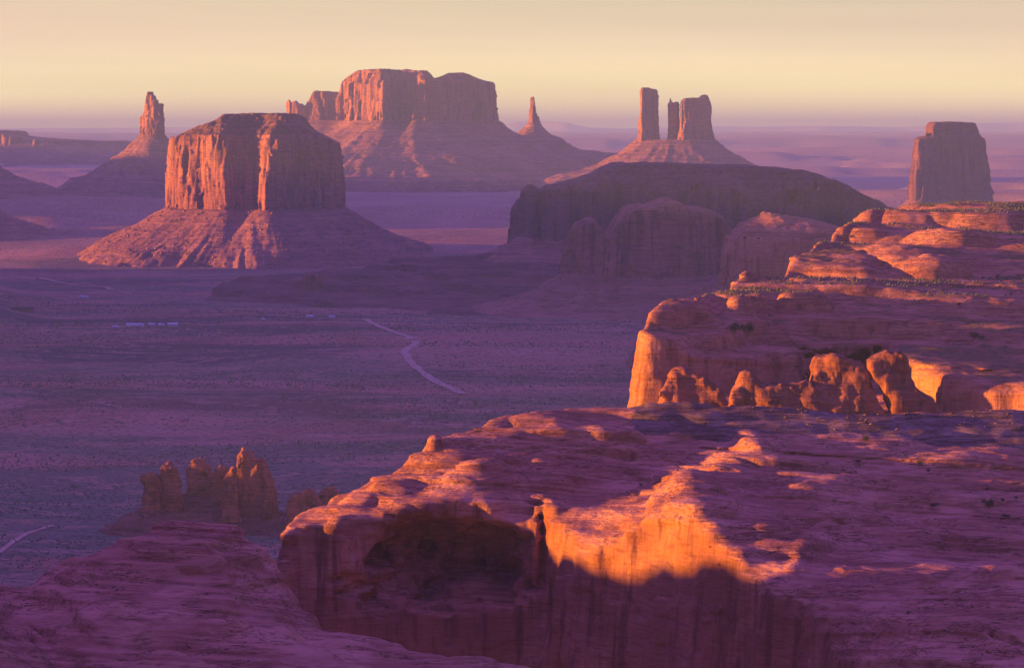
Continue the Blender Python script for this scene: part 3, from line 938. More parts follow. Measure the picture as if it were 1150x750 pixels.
butte('hill_mesa', 'small mesa hill cut off by the left edge of the picture, lower of two', 'mesa',
    [(-70, 6800), (-50, 6640), (-12, 6620), (-2, 6680), (-4, 6800), (-40, 6860)], D,
    [(-80, 232), (-10, 232), (2, 235), (8, 240)], uz(236, D), [(250, 8), (233, 0)], 4, 30, 6,
    talus=dict(reach=230, d=[0, 10, 60, 130, 220, 320], z=[uz(235, D), uz(238, D), uz(248, D), uz(259, D), uz(271, D), uz(286, D)], step=7, bench=4, rough=4), topamp=1.5, seed=26)
D = 4800
butte('rock_outcrop', 'small dark rock outcrop on the crest of the low hill in mid valley', 'rock outcrop',
    [(339, 4800), (343, 4775), (354, 4768), (362, 4790), (360, 4830), (346, 4835)], D,
    [(337, 318), (341, 311), (346, 306.5), (352, 306), (358, 309), (362, 316), (365, 320)], uz(326, D), [(332, 5), (320, 0)], 1.8, 10, 3, topamp=1.0, seed=28, deep=10)

# far ranges on the horizon
def range_mesh(name, D, pts, depth):
    px = np.linspace(pts[0][0], pts[-1][0], 220)
    py = np.interp(px, [p[0] for p in pts], [p[1] for p in pts])
    xs = np.array([ux(a, D) for a in px]); zt = np.array([uz(b, D) for b in py]) + 8 * fbm2(xs / 1500, xs * 0 + 3, 4)
    rows = [(-1.0, 0.0), (-0.55, 0.35), (-0.3, 0.55), (-0.18, 0.95), (0.0, 1.0), (0.6, 0.98), (1.0, 0.2)]
    zb = uz(152, D)
    V = np.concatenate([np.column_stack([xs + 60 * fbm2(xs / 900, xs * 0 + 7 * r[0], 3), D + depth * r[0] + 0.25 * depth * fbm2(xs / 1200, xs * 0 + 9, 3), zb + (zt - zb) * r[1]]) for r in rows])
    m = len(px)
    Q = [(a * m + k, a * m + k + 1, (a + 1) * m + k + 1, (a + 1) * m + k) for a in range(len(rows) - 1) for k in range(m - 1)]
    tag(make_mesh(name, V, Q, M_far), kind='structure')


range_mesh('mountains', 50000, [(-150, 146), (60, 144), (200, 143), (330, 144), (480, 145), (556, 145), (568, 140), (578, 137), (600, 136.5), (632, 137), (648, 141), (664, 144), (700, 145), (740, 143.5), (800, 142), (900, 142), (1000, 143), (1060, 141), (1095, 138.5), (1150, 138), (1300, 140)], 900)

# ------------------------------------------------------------------ haze
def haze():
    lo = (-39500, -4600, FLOOR_MIN - 1.0); hi = (39500, 65500, 590)
    V = [(x, y, z) for x in (lo[0], hi[0]) for y in (lo[1], hi[1]) for z in (lo[2], hi[2])]
    Q = [(0, 1, 3, 2), (4, 6, 7, 5), (0, 4, 5, 1), (2, 3, 7, 6), (0, 2, 6, 4), (1, 5, 7, 3)]
    m = bpy.data.materials.new('haze_air'); m.use_nodes = True
    t = m.node_tree; t.nodes.clear()
    o = t.nodes.new('ShaderNodeOutputMaterial'); v = t.nodes.new('ShaderNodeVolumePrincipled')
    v.inputs['Color'].default_value = HAZE_COLOR
    v.inputs['Density'].default_value = HAZE_DENSITY
    v.inputs['Anisotropy'].default_value = 0.0
    t.links.new(v.outputs[0], o.inputs['Volume'])
    m.cycles.homogeneous_volume = True
    ob = make_mesh('haze', V, Q, m, smooth=False)
    tag(ob, kind='stuff', label='pale violet dusk haze filling the valley air')


haze()
#PART3
# ------------------------------------------------------------------ slickrock plateaus
def ctrl(L):
    return [un(a, b, d) for a, b, d in L]


def plan(L, n=4):
    return smooth_poly([un(a, b, d)[:2] for a, b, d in L], n)


def hit(hf, px, py, d0, d1):
    """where the sight line of a photograph pixel meets a height function"""
    D = np.linspace(d0, d1, 1400)
    P = np.array([un(px, py, d) for d in D])
    z = hf(P[:, 0], P[:, 1])
    k = np.argmax(P[:, 2] < z)
    return P[k] if (P[:, 2] < z).any() else P[-1]


def bump_f(cx, cy, rx, ry, rot, h, p=1.0):
    c, s = math.cos(rot), math.sin(rot)
    def f(X, Y):
        u = ((X - cx) * c + (Y - cy) * s) / rx; v = (-(X - cx) * s + (Y - cy) * c) / ry
        r = np.clip(1 - u * u - v * v, 0, 1)
        return h * r ** p
    return f


def line_f(P, h, w, side=0):
    """ridge (h > 0) or groove along a polyline; side > 0 makes it a step that falls on the left of its run"""
    P = np.array(P)
    def f(X, Y):
        d, _ = line_d(P[:, :2], X, Y)
        return h * np.exp(-(d / w) ** 2)
    return f


def plateau(base, xr, yr, step, feats, noise, terr=None):
    g = Grid2(base, xr[0], yr[0], xr[1], yr[1], step)
    def h(X, Y):
        z = g(X, Y)
        for f in feats: z = z + f(X, Y)
        for lam, a, o in noise: z = z + a * fbm2(X / lam + lam, Y / lam, o)
        if terr:                                        # benches: rounded risers between flatter treads
            st, bl, a, lam = terr
            q = (z + a * fbm2(X / lam + 3, Y / lam + 8, 3)) / st
            q = q - np.floor(q)
            z = z + bl * st * (sst(0.30, 0.72, q) - q)
        return z
    return g, h


def slick_field(h, sd, kfun, flute, strat_t, strat_a, warp, tilt, holes=(), batter=0.1, zref=190, seed=0, blkf=(9.0, 0.5), calm=None):
    lam, amp = flute
    def field(X, Y, Z):
        s0 = sd(X, Y)
        big = 1.6 * fbm2(X / 45 + seed, Y / 45, 3)
        side = s0 + big + batter * (Z - zref) + amp * fbm3(X / lam + seed, Y / lam, Z / (lam * 5), 2)
        top = Z - h(X, Y)
        d = smax(side, top, kfun(X, Y))
        wt = strat_a * (0.12 + 0.88 * sst(-11, -1, top)) * (calm(X, Y) if calm else 1.0)
        zw = Z + 0.5 * warp * fbm2(X / 90 + seed, Y / 90, 2) + tilt[0] * X + tilt[1] * Y
        d = d - wt * strat(zw / strat_t) - 0.45 * wt * strat(zw / (strat_t * 0.37))
        d = d - blkf[1] * blk(X, Y, Z, blkf[0], blkf[0] * 1.5, seed) * (0.25 + 0.75 * sst(2, -6, top)) * (calm(X, Y) if calm else 1.0)
        d = d + 0.35 * n3(X / 5.0, Y / 5.0, Z / 3.0)
        for (c, r) in holes:
            q = (1 + 0.22 * n3(X / 9, Y / 9, Z / 7) + 0.12 * n3(X / 3.5, Y / 3.5, Z / 2.5)) * np.sqrt(((X - c[0]) / r[0]) ** 2 + ((Y - c[1]) / r[1]) ** 2 + ((Z - c[2]) / r[2]) ** 2)
            d = smax(d, (1 - q) * min(r), 2.0)
        return d
    return field


# ---- B: the near plateau with the sunlit wall
def fore(L):
    return [(a, b, d if d < 840 else 840 + (d - 840) * 0.55) for a, b, d in L]


B_rim = [(317, 591, 826), (345, 589, 828), (373, 582, 830), (402, 578, 832), (440, 573, 834), (476, 568, 836), (515, 556, 838), (555, 563, 838), (588, 577, 836), (603, 585, 834), (607, 580, 842), (600, 562, 850), (594, 554, 848), (612, 568, 836), (641, 595, 816), (668, 606, 803), (703, 597, 793), (741, 580, 784), (762, 562, 778), (778, 568, 770), (800, 592, 762), (833, 626, 748), (853, 645, 736), (891, 660, 716), (930, 692, 690), (985, 742, 655), (1060, 800, 620), (1160, 860, 585)]
B_back = [(1000, 466, 1030), (860, 460, 1026), (735, 457, 1020), (700, 464, 1022), (645, 466, 1020), (588, 474, 998), (513, 491, 956), (470, 520, 926), (435, 536, 906), (373, 567, 872), (330, 586, 848)]
B_rim, B_back = fore(B_rim), fore(B_back)
B_poly = smooth_poly([un(a, b, d)[:2] for a, b, d in B_rim] + [(330, 540), (380, 950)] + [un(a, b, d)[:2] for a, b, d in B_back], 4)
B_pts = ctrl(fore([q for q in B_rim if q[0] not in (607, 600)] + [(354, 586, 838), (373, 570, 856), (435, 539, 890), (468, 523, 908), (486, 503, 930), (513, 494, 938), (555, 481, 962), (588, 477, 978), (645, 469, 1003), (695, 468, 1005),
    (460, 548, 872), (520, 528, 895), (560, 540, 885), (600, 520, 912), (640, 500, 945), (700, 500, 955), (620, 538, 892), (660, 560, 872), (705, 562, 862), (740, 530, 902), (780, 515, 925),
    (765, 549, 795), (805, 522, 855), (845, 502, 915), (800, 540, 850),
    (720, 500, 966), (800, 500, 970), (860, 503, 966), (930, 500, 966), (1000, 499, 970), (1150, 508, 968), (735, 461, 1004), (800, 462, 1006), (860, 464, 1008), (930, 468, 1010), (1000, 472, 1012), (1150, 476, 1012), (1250, 480, 1014),
    (900, 540, 884), (1000, 540, 890), (1150, 560, 865), (1250, 560, 870), (1150, 620, 775), (1000, 600, 797), (900, 600, 790), (960, 640, 735), (1085, 680, 672), (1150, 700, 652), (1000, 700, 662), (1250, 640, 760), (1250, 740, 620)]))
B_base = tps(B_pts, 0.03)
g0 = Grid2(B_base, -150, 500, 400, 1060, 2.0)
hb = lambda px, py: hit(g0, px, py, 520, 960)
BF = []
def bB(px, py, rx, ry, h, rot=0, p=1.0):
    c = hb(px, py); BF.append(bump_f(c[0], c[1], rx, ry, R(rot), h, p))
def lB(pts, h, w):
    BF.append(line_f([hb(a, b)[:2] for a, b in pts], h, w))
bB(487, 506, 4, 7, 4.0)                       # knob on the skyline
bB(545, 538, 16, 10, 4.5, 20)                 # lit hump behind the arch
bB(500, 520, 14, 12, 2.5)
bB(430, 552, 12, 9, 2.5); bB(395, 566, 8, 8, 2.0)
bB(655, 490, 26, 16, 4.0, -10); bB(700, 500, 14, 10, 2.5)
bB(620, 540, 12, 14, 3.0)                     # prow over the cove
bB(770, 556, 13, 24, 3.0); bB(614, 566, 7, 12, 2.0); bB(680, 600, 18, 18, -2.0)
bB(768, 548, 10, 18, 2.5); bB(845, 505, 8, 22, 3.0, 5)
bB(880, 520, 26, 8, 2.0)
bB(1010, 655, 22, 9, 1.8, -12, 0.8)           # whaleback ledge lower right
bB(1000, 560, 42, 18, 5.0, -5); bB(1090, 600, 34, 18, 4.6, -6); bB(930, 575, 20, 28, 4.6); bB(880, 600, 12, 20, 3.0); bB(1120, 655, 22, 14, 4.5)
bB(1080, 520, 50, 12, 3.0, -3, 0.7)           # pale cross-bedded swell
lB([(935, 588), (925, 600), (905, 622), (886, 645)], 1.5, 4.0)
lB([(846, 522), (880, 530), (945, 545), (1045, 553), (1150, 550)], -2.2, 2.5)
lB([(1030, 592), (1060, 605), (1080, 612)], -2.5, 2.5)
lB([(570, 565), (590, 572), (600, 578)], -5.0, 4.0)
lB([(700, 512), (760, 515), (860, 515)], -1.0, 3.0)
lB([(760, 470), (800, 485), (835, 500)], -1.2, 3.0)
CR_B = [[(1059, 549), (1100, 550), (1150, 548)], [(959, 616), (1010, 612), (1056, 612)], [(1074, 665), (1105, 660), (1132, 647)], [(890, 657), (930, 672), (980, 685), (1030, 688), (1085, 683)],
        [(1003, 679), (1062, 672)], [(1085, 615), (1150, 620)], [(1085, 630), (1144, 650)], [(721, 505), (760, 494), (800, 488)], [(744, 510), (800, 515), (850, 520)], [(762, 519), (800, 531)],
        [(905, 590), (960, 598), (1010, 606)], [(880, 610), (930, 622), (980, 640), (1040, 645)], [(655, 520), (700, 524), (750, 540)], [(640, 545), (700, 548), (740, 552)], [(980, 575), (1050, 580), (1140, 585)], [(540, 515), (580, 505), (620, 508)], [(1090, 700), (1150, 720)]]
for c in CR_B: lB(c, -1.0, 0.9)
_, B_h = plateau(B_base, (-150, 400), (500, 1060), 2.0, BF, [(52, 1.2, 2), (15, 0.35, 3)], (5.0, 0.45, 3.0, 70))
B_sd = Grid2(lambda X, Y: poly_sd(B_poly, X, Y), -150, 480, 400, 1080, 1.2)
def B_k(X, Y):
    return 3.5 + 14 * sst(66, 105, X) * sst(800, 740, Y)
def ell(px, py, D, r):
    return (un(px, py, D), r)
B_holes = [ell(492, 632, 830, (23, 26, 15)), ell(462, 616, 828, (13, 15, 9)), ell(545, 642, 832, (14, 20, 13)), ell(566, 622, 834, (9, 11, 8)), ell(500, 660, 830, (30, 12, 8)), ell(430, 660, 826, (6, 8, 10)), ell(405, 676, 822, (5, 6, 6)), ell(468, 684, 824, (6, 8, 7)), ell(535, 688, 826, (8, 8, 6)), ell(600, 690, 828, (9, 5, 16)), ell(360, 650, 820, (10, 3, 18))]
B_field = slick_field(B_h, B_sd, B_k, (11, 1.6), 2.4, 0.8, 4, (0.08, 0.22), B_holes, 0.10, 188, 2, calm=lambda X, Y: 1 - 0.8 * sst(902, 911, Y + 0 * X))
V, Q = polygonize(B_field, (-120, 500, 118), (310, 965, 226), (0.75, 0.9, 0.5), 1.8)

# split off the dark layered shelf as a part of its own
root = thing('slickrock_mesa', (30, 800, 118), 'near orange slickrock mesa with an alcove in its shadowed wall and a sunlit cove', 'rock mesa')
root_B = tuple(root.location)
zc = V[Q].mean(1)
toe = np.interp(zc[:, 0], [un(700, 500, 909)[0], un(860, 500, 907)[0], un(1150, 505, 909)[0]], [912, 914, 913]) + 6 * fbm2(zc[:, 0] / 30, zc[:, 1] / 30, 3)
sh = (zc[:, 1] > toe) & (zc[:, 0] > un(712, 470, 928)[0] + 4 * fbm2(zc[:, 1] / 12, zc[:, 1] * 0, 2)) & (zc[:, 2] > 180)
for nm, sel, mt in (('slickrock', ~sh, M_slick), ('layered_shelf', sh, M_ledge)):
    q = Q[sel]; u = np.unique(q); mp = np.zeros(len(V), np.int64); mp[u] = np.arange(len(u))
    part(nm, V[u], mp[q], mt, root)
B_V = V

# ---- A: the near dome at the lower left
A_pts = ctrl([(0, 662, 640), (60, 642, 650), (100, 632, 658), (145, 606, 670), (200, 590, 680), (225, 588, 682), (255, 591, 682), (290, 619, 677), (310, 650, 668), (335, 690, 645), (355, 712, 618), (150, 660, 635), (250, 660, 635), (60, 700, 590), (200, 700, 592), (300, 700, 605),
    (420, 716, 612), (465, 742, 600), (500, 742, 596), (530, 739, 596), (585, 752, 592), (100, 750, 548), (300, 750, 562), (0, 750, 540), (420, 760, 560), (-80, 640, 655), (-80, 700, 590)]) + [(-190, 600, 222), (-190, 680, 220), (-250, 620, 232), (-190, 530, 212), (-130, 500, 196), (-40, 520, 188), (20, 560, 182), (-190, 760, 183), (-260, 770, 185), (-190, 715, 190), (-205, 850, 189), (-270, 850, 191), (-205, 815, 186)]  # closing points raise an unseen ridge, added to shade dome and cove wall
A_base = tps(A_pts, 0.03)
ga = Grid2(A_base, -330, 470, 60, 880, 2.0)
ha = lambda px, py: hit(ga, px, py, 490, 720)
AF = []
def bA(px, py, rx, ry, h, rot=0, p=1.0):
    c = ha(px, py); AF.append(bump_f(c[0], c[1], rx, ry, R(rot), h, p))
bA(225, 622, 20, 16, 2.0); bA(60, 655, 12, 10, 2.0); bA(120, 690, 9, 12, 3.0, 30); bA(260, 705, 12, 8, 2.0); bA(400, 728, 9, 8, 2.0); bA(530, 745, 9, 7, 1.6)
AF.append(line_f([ha(a, b)[:2] for a, b in [(40, 660), (45, 690), (75, 720), (90, 748)]], -5.0, 8))
AF.append(line_f([ha(a, b)[:2] for a, b in [(100, 740), (180, 715), (240, 735), (270, 750)]], -3.0, 5))
for c in ([(175, 609), (220, 608), (262, 611)], [(144, 631), (200, 635), (300, 641)], [(163, 638), (240, 648), (306, 655)], [(110, 662), (160, 668), (220, 678)], [(225, 697), (275, 715)], [(250, 738), (330, 746)], [(150, 622), (220, 620), (280, 626)], [(180, 650), (250, 657), (300, 663)], [(20, 680), (60, 690)]):
    AF.append(line_f([ha(a, b)[:2] for a, b in c], -0.9, 0.8))
AF.append(bump_f(-215, 668, 45, 48, 0, 18))  # unseen ridge heightened to throw shade across the near slope
AF.append(lambda X, Y: 5.0 * fbm2(X / 60, Y / 17, 3) * sst(-150, -185, X + 0 * Y) * sst(700, 725, Y + 0 * X))  # uneven crest on the added ridge for a ragged shadow edge
_, A_h = plateau(A_base, (-330, 60), (470, 880), 2.0, AF, [(30, 1.0, 3), (10, 0.4, 3)], (4.0, 0.6, 2.5, 50))
A_poly = smooth_poly([un(a, b, d)[:2] for a, b, d in [(0, 655, 652), (60, 636, 662), (145, 604, 684), (200, 590, 694), (258, 592, 696), (296, 622, 688), (316, 650, 676), (345, 690, 652), (365, 706, 634), (420, 708, 626), (468, 732, 612), (530, 730, 610), (600, 750, 604)]] + [(40, 560), (20, 480), (-300, 480), (-310, 870), (-220, 872), (-192, 850), (-176, 760), (-175, 700)], 4)
A_sd = Grid2(lambda X, Y: poly_sd(A_poly, X, Y), -330, 460, 70, 880, 1.2)
A_field = slick_field(A_h, A_sd, lambda X, Y: 7.0 + 0 * X * Y, (10, 1.2), 2.2, 0.8, 4, (0.08, 0.22), [(un(135, 645, 655), (3.5, 4, 2.0))], 0.15, 190, 9)
V, Q = polygonize(A_field, (-320, 478, 140), (50, 880, 240), (0.75, 0.9, 0.5), 1.8)
tag(make_mesh('slickrock_dome', V, Q, M_slick, origin=(-80, 640, 140)), 'smooth purple slickrock dome with thin dark cracks, in shadow at the lower left corner', 'rock dome')

# ---- E: the farther plateau with the amphitheatre
E_rim = [(719, 367, 1392), (727, 373, 1381), (765, 392, 1386), (800, 396, 1398), (838, 398, 1414), (868, 393, 1440), (915, 388, 1462), (970, 386, 1484), (996, 386, 1470), (1006, 386, 1400), (1026, 396, 1366), (1048, 404, 1348), (1068, 426, 1330), (1100, 438, 1318), (1137, 434, 1312), (1170, 440, 1305), (1260, 450, 1290)]
E_left = [(1150, 230, 2180), (1007, 236, 2110), (962, 239, 2010), (944, 250, 1920), (922, 270, 1830), (898, 285, 1760), (880, 294, 1715), (868, 310, 1650), (821, 312, 1590), (800, 327, 1550), (756, 343, 1480), (733, 354, 1436), (722, 362, 1408)]
E_pts = ctrl(E_rim + E_left + [(756, 345, 1455), (786, 340, 1490), (760, 365, 1420), (800, 360, 1440), (864, 318, 1600), (900, 326, 1565), (960, 330, 1562), (1000, 335, 1560), (1060, 345, 1540), (850, 345, 1532), (900, 365, 1495), (950, 382, 1472), (1000, 372, 1500), (1100, 372, 1500), (1150, 362, 1520), (1050, 385, 1440), (1110, 410, 1390), (1150, 410, 1390),
    (875, 300, 1682), (950, 285, 1725), (1010, 292, 1705), (1080, 302, 1680), (1150, 292, 1720), (930, 271, 1800), (1000, 263, 1830), (1080, 266, 1822), (1150, 263, 1842), (970, 241, 1960), (1007, 238, 2010), (1101, 230, 2060), (1150, 231, 2070), (1240, 231, 2080), (1240, 300, 1700), (1240, 360, 1520)])
E_base = tps(E_pts, 0.02)
ge = Grid2(E_base, 20, 1260, 620, 2240, 4.0)
he = lambda px, py: hit(ge, px, py, 1300, 2150)
EF = []
def bE(px, py, rx, ry, h, rot=0, p=1.0):
    c = he(px, py); EF.append(bump_f(c[0], c[1], rx * 1.45, ry * 1.45, R(rot), h * 1.15, p))
bE(1020, 288, 16, 40, 8, 10, 0.7); bE(1052, 303, 18, 14, 7, 20); bE(1062, 297, 5, 8, 5)
bE(900, 282, 10, 40, 6, -30, 0.7); bE(938, 262, 12, 50, 6, -30, 0.7)
bE(968, 262, 14, 14, 5); bE(870, 346, 24, 18, 7, -10, 0.7); bE(925, 358, 30, 14, 6, -10); bE(1000, 362, 30, 18, 5, -10)
bE(785, 352, 16, 14, 5); bE(838, 352, 10, 16, 8, -20, 0.8); bE(745, 352, 10, 16, 5); bE(1065, 268, 24, 20, 6); bE(1015, 250, 26, 20, 6); bE(1110, 250, 30, 25, 7, 10); bE(1100, 350, 40, 20, 4); bE(1140, 245, 14, 18, 5)
bE(930, 322, 60, 16, 5, -8, 0.6)
EF.append(line_f([he(a, b)[:2] for a, b in [(850, 365), (880, 378), (920, 384)]], -4.0, 5))
EF.append(line_f([he(a, b)[:2] for a, b in [(872, 345), (840, 372), (815, 385)]], -4.0, 6))
EF.append(line_f([he(a, b)[:2] for a, b in [(900, 305), (1000, 312), (1150, 325)]], -2.5, 6))
EF.append(line_f([he(a, b)[:2] for a, b in [(940, 275), (980, 280), (990, 300)]], -3.5, 7))
_, E_h = plateau(E_base, (20, 620), (1260, 2240), 4.0, EF, [(95, 2.6, 2), (30, 0.8, 3)], (15.0, 0.6, 7.0, 170))
E_poly = smooth_poly([un(a, b, d)[:2] for a, b, d in E_rim] + [(600, 1330), (610, 2190)] + [un(a, b, d)[:2] for a, b, d in E_left], 4)
E_sd = Grid2(lambda X, Y: poly_sd(E_poly, X, Y), 20, 1250, 620, 2250, 2.0)
cove = smooth_poly([un(a, 460, d)[:2] for a, d in [(775, 1290), (830, 1275), (1000, 1255), (1300, 1240), (1300, 1480), (1000, 1520), (860, 1480), (790, 1400)]], 3)
cove_sd = Grid2(lambda X, Y: poly_sd(cove, X, Y), 20, 1200, 620, 2250, 2.0)
def E_field():
    f1 = slick_field(E_h, E_sd, lambda X, Y: 4.0 + 0 * X * Y, (20, 2.6), 4.2, 1.3, 6, (0.04, 0.11), [ell(900, 440, 1478, (30, 26, 26)), ell(842, 382, 1418, (8, 10, 7)), ell(762, 452, 1372, (8, 8, 14)), ell(935, 425, 1490, (40, 22, 18))], 0.16, 190, 5, (16.0, 0.8))
    def f(X, Y, Z):
        fl = smax(cove_sd(X, Y) + 2 * fbm2(X / 20, Y / 20, 2), Z - (163 + 2.0 * fbm2(X / 25, Y / 25, 3)), 4)
        return smin(f1(X, Y, Z), fl, 3)
    return f
V, Q = polygonize(E_field(), (40, 1262, 128), (520, 2200, 262), (1.5, 2.0, 1.0), 1.8)
eroot = thing('slickrock_plateau', (250, 1650, 128), 'farther sunlit slickrock plateau with scrubby top and a shadowed amphitheatre in its foot', 'rock plateau')
part('slickrock', V, Q, M_mesa, eroot)
E_V = V

# fins standing in the amphitheatre
def fin(outline, D, depth, vox=0.9, seed=0, name='rock_fin', zb=158):
    xs = np.array([ux(a, D) for a, b in outline]); zs = np.array([uz(b, D) for a, b in outline])
    P = np.column_stack([xs, zs])
    P = np.vstack([P, [xs[-1] + 2, zb - 6], [xs[0] - 2, zb - 6]])
    P = smooth_poly(P, 3)
    g = Grid2(lambda X, Z: poly_sd(P, X, Z), xs.min() - 20, zb - 20, xs.max() + 20, zs.max() + 20, 0.5)
    def field(X, Y, Z):
        s = g(X + 0 * Z, Z + 0 * X)
        w = depth * np.clip(1.25 - 0.75 * (Z - zb) / (zs.max() - zb), 0.3, 1.2)
        dy = np.abs(Y - D - 2 * n2(X / 14 + seed, Z / 14)) - w
        d = smax(s - 1.0, dy - 1.0, 2.5)
        d = d + 1.5 * fbm3(X / 7 + seed, Y / 7, Z / 9, 3) - 0.6 * blk(X, Y, Z, 6, 9, seed) - 0.6 * strat(Z / 2.2 + 0.4 * n2(X / 15, Y / 15))
        return d
    V, Q = polygonize(field, (xs.min() - 8, D - depth * 1.8 - 5, zb - 4), (xs.max() + 8, D + depth * 1.8 + 5, zs.max() + 5), vox, 1.6)
    part(name, V, Q, M_spire, eroot)

fin([(902, 460), (905, 445), (910, 432), (914, 418), (918, 406), (926, 401), (940, 401), (955, 404), (966, 409), (972, 420), (978, 438), (986, 456)], 1320, 7, seed=1)
fin([(822, 460), (825, 440), (828, 422), (836, 418), (846, 424), (858, 432), (870, 434), (885, 431), (898, 430), (908, 428), (914, 440), (916, 458)], 1316, 5, seed=2)
fin([(1002, 462), (994, 440), (984, 424), (976, 412), (980, 404), (992, 398.5), (1006, 398), (1016, 403), (1022, 414), (1024, 432), (1036, 446), (1052, 460)], 1318, 7, seed=3)
fin([(742, 470), (744, 450), (750, 428), (760, 414), (772, 415), (784, 424), (800, 434), (812, 445), (820, 465)], 1350, 6, seed=4, zb=150)

# ------------------------------------------------------------------ spires on the valley floor
D = 2000
def spire(name, outline, D, depth, label, cat, group=None, vox=0.8, zb=None, seed=0):
    xs = np.array([ux(a, D) for a, b in outline]); zs = np.array([uz(b, D) for a, b in outline])
    zb = zs.min() - 8 if zb is None else zb
    P = smooth_poly(np.vstack([np.column_stack([xs, zs]), [xs[-1] + 1.5, zb - 4], [xs[0] - 1.5, zb - 4]]), 3)
    g = Grid2(lambda X, Z: poly_sd(P, X, Z), xs.min() - 15, zb - 15, xs.max() + 15, zs.max() + 15, 0.4)
    zm = zs.max()
    def field(X, Y, Z):
        s = g(X + 0 * Z, Z + 0 * X)
        w = depth * np.clip(1.1 - 0.35 * (Z - zb) / (zm - zb), 0.4, 1.2)
        d = smax(s, np.abs(Y - D) - w, depth * 0.6)
        cr = np.clip(1 - np.abs(n3(X / 6.0 + seed, Y / 6.0, Z / 60)) * 6, 0, 1)
        return d + 1.2 * fbm3(X / 6 + seed, Y / 6, Z / 10, 3) + 1.2 * cr - 0.5 * strat(Z / 2.4 + seed) - 0.9 * blk(X, Y, Z, 4.5, 6.5, seed) - 0.4 * blk(X, Y, Z, 2.0, 2.6, seed + 5)
    V, Q = polygonize(field, (xs.min() - 6, D - depth * 1.9 - 4, zb), (xs.max() + 6, D + depth * 1.9 + 4, zm + 4), vox, 1.6)
    o = make_mesh(name, V, Q, M_spire, origin=((xs.min() + xs.max()) / 2, D, zb))
    return tag(o, label, cat, group)

GS = 'rock pillars on the dark mound'
spire('rock_pillar', [(159, 575), (158, 560), (161, 548), (156.5, 540), (158, 533), (165, 531.5), (174, 533), (179, 539), (179, 553), (181, 575)], 2000, 7, 'squat rounded rock pillar at the left end of the dark mound', 'rock pillar', GS, seed=1)
spire('rock_pillar', [(181, 576), (180, 555), (180, 536), (181, 524), (185, 520.8), (192, 522), (197, 529), (201, 541), (203, 555), (202, 576)], 2004, 7, 'smooth leaning rock pillar second from left on the dark mound', 'rock pillar', GS, seed=2)
spire('rock_pillar', [(208, 555), (208, 530), (211, 527), (214, 518), (220, 515), (228, 515), (232, 521), (236, 526), (238, 540), (240, 556)], 2030, 8, 'blunt split rock pillar in the middle of the dark mound', 'rock pillar', GS, seed=3)
spire('rock_pillar', [(234, 562), (234, 540), (236, 532), (241, 530), (241, 524), (248, 522.5), (254, 525), (256, 540), (257, 562)], 2015, 7, 'low knobbly rock pillar left of the tallest sunlit pillar', 'rock pillar', GS, seed=4)
spire('rock_pillar', [(248, 574), (248.5, 550), (251, 535), (256, 526), (261, 523.5), (264, 528), (265, 545), (266, 574)], 1985, 5, 'slim orange rock pillar leaning on the tallest pillar', 'rock pillar', GS, seed=5)
spire('rock_pillar', [(262, 596), (264, 560), (264.5, 530), (266, 515), (271, 504), (276, 507), (283, 510), (286, 514), (294, 514.5), (297, 526), (304, 537), (308, 548), (310, 596)], 2000, 11, 'tallest broad rock pillar with a bright orange tip on the dark mound', 'rock pillar', GS, seed=6)
spire('rock_pillar', [(295, 598), (297, 572), (298, 556), (303, 551), (309, 553), (311, 575), (312, 598)], 1984, 5, 'short rock pillar against the right foot of the tallest pillar', 'rock pillar', GS, seed=7)
GB = 'boulders beside the dark mound'
spire('boulder', [(321, 590), (321.5, 565), (326, 556), (336, 552), (346, 549), (354, 556), (360, 566), (363, 590)], 1960, 9, 'large cracked boulder in shadow right of the dark mound', 'boulder', GB, seed=8, vox=0.9)
spire('boulder', [(356, 590), (357, 562), (359, 552), (366, 548), (375, 549), (380, 556), (381, 590)], 1990, 7, 'smaller rounded boulder behind the large cracked boulder', 'boulder', GB, seed=9, vox=0.9)

mound_c = [(ux(172, 2005), 2005, 24), (ux(205, 2020), 2020, 27), (ux(245, 2010), 2010, 24), (ux(290, 2000), 2000, 16), (ux(350, 1975), 1975, 16)]
def mound(X, Y):
    d, hz = line_d(mound_c, X, Y)
    d = d * (1 + 0.18 * fbm2(X / 30, Y / 30, 3))
    t = np.clip(d / (44 + 0 * X), 0, 1)
    z = hz * (1 - t) ** 1.1
    return z + 0.6 * fbm2(X / 6, Y / 6, 3) + 1.4 * strat(z / 3.5) * (t < 1) - 0.8
xs = np.arange(ux(60, 2000), ux(440, 2000), 1.6); ysm = np.arange(1915, 2075, 1.8)
V, Q = grid_mesh(lambda X, Y: mound(X, Y) + floor_z(X, Y), xs, ysm, keep=lambda X, Y, Z: Z > floor_z(X, Y) - 1.5)
tag(make_mesh('mound', V, Q, M_hill), kind='structure')
#PART4
# ------------------------------------------------------------------ plants
def leaf_clump(n, rx, rz, leaf, stems=5):
    """a shrub crown: small leaf faces in uneven clumps"""
    cc = rng.randn(stems, 3) * (rx * 0.42, rx * 0.42, rz * 0.22) + (0, 0, rz * 0.62)
    k = rng.randint(0, stems, n)
    P = cc[k] + rng.randn(n, 3) * (rx * 0.27, rx * 0.27, rz * 0.2)
    P[:, 2] = np.abs(P[:, 2])
    a = rng.randn(n, 3); a /= np.linalg.norm(a, axis=1)[:, None]
    b = np.cross(a, rng.randn(n, 3)); b /= np.linalg.norm(b, axis=1)[:, None]
    s = leaf * (0.6 + 0.8 * rng.rand(n, 1))
    V = np.stack([P - a * s, P - b * s * 0.5, P + a * s, P + b * s * 0.5], 1).reshape(-1, 3)
    return V, np.arange(4 * n).reshape(-1, 4)


def mesh_only(V, Q, name, mat):
    o = make_mesh(name, V, Q, mat, smooth=False)
    me = o.data
    bpy.data.objects.remove(o)
    return me


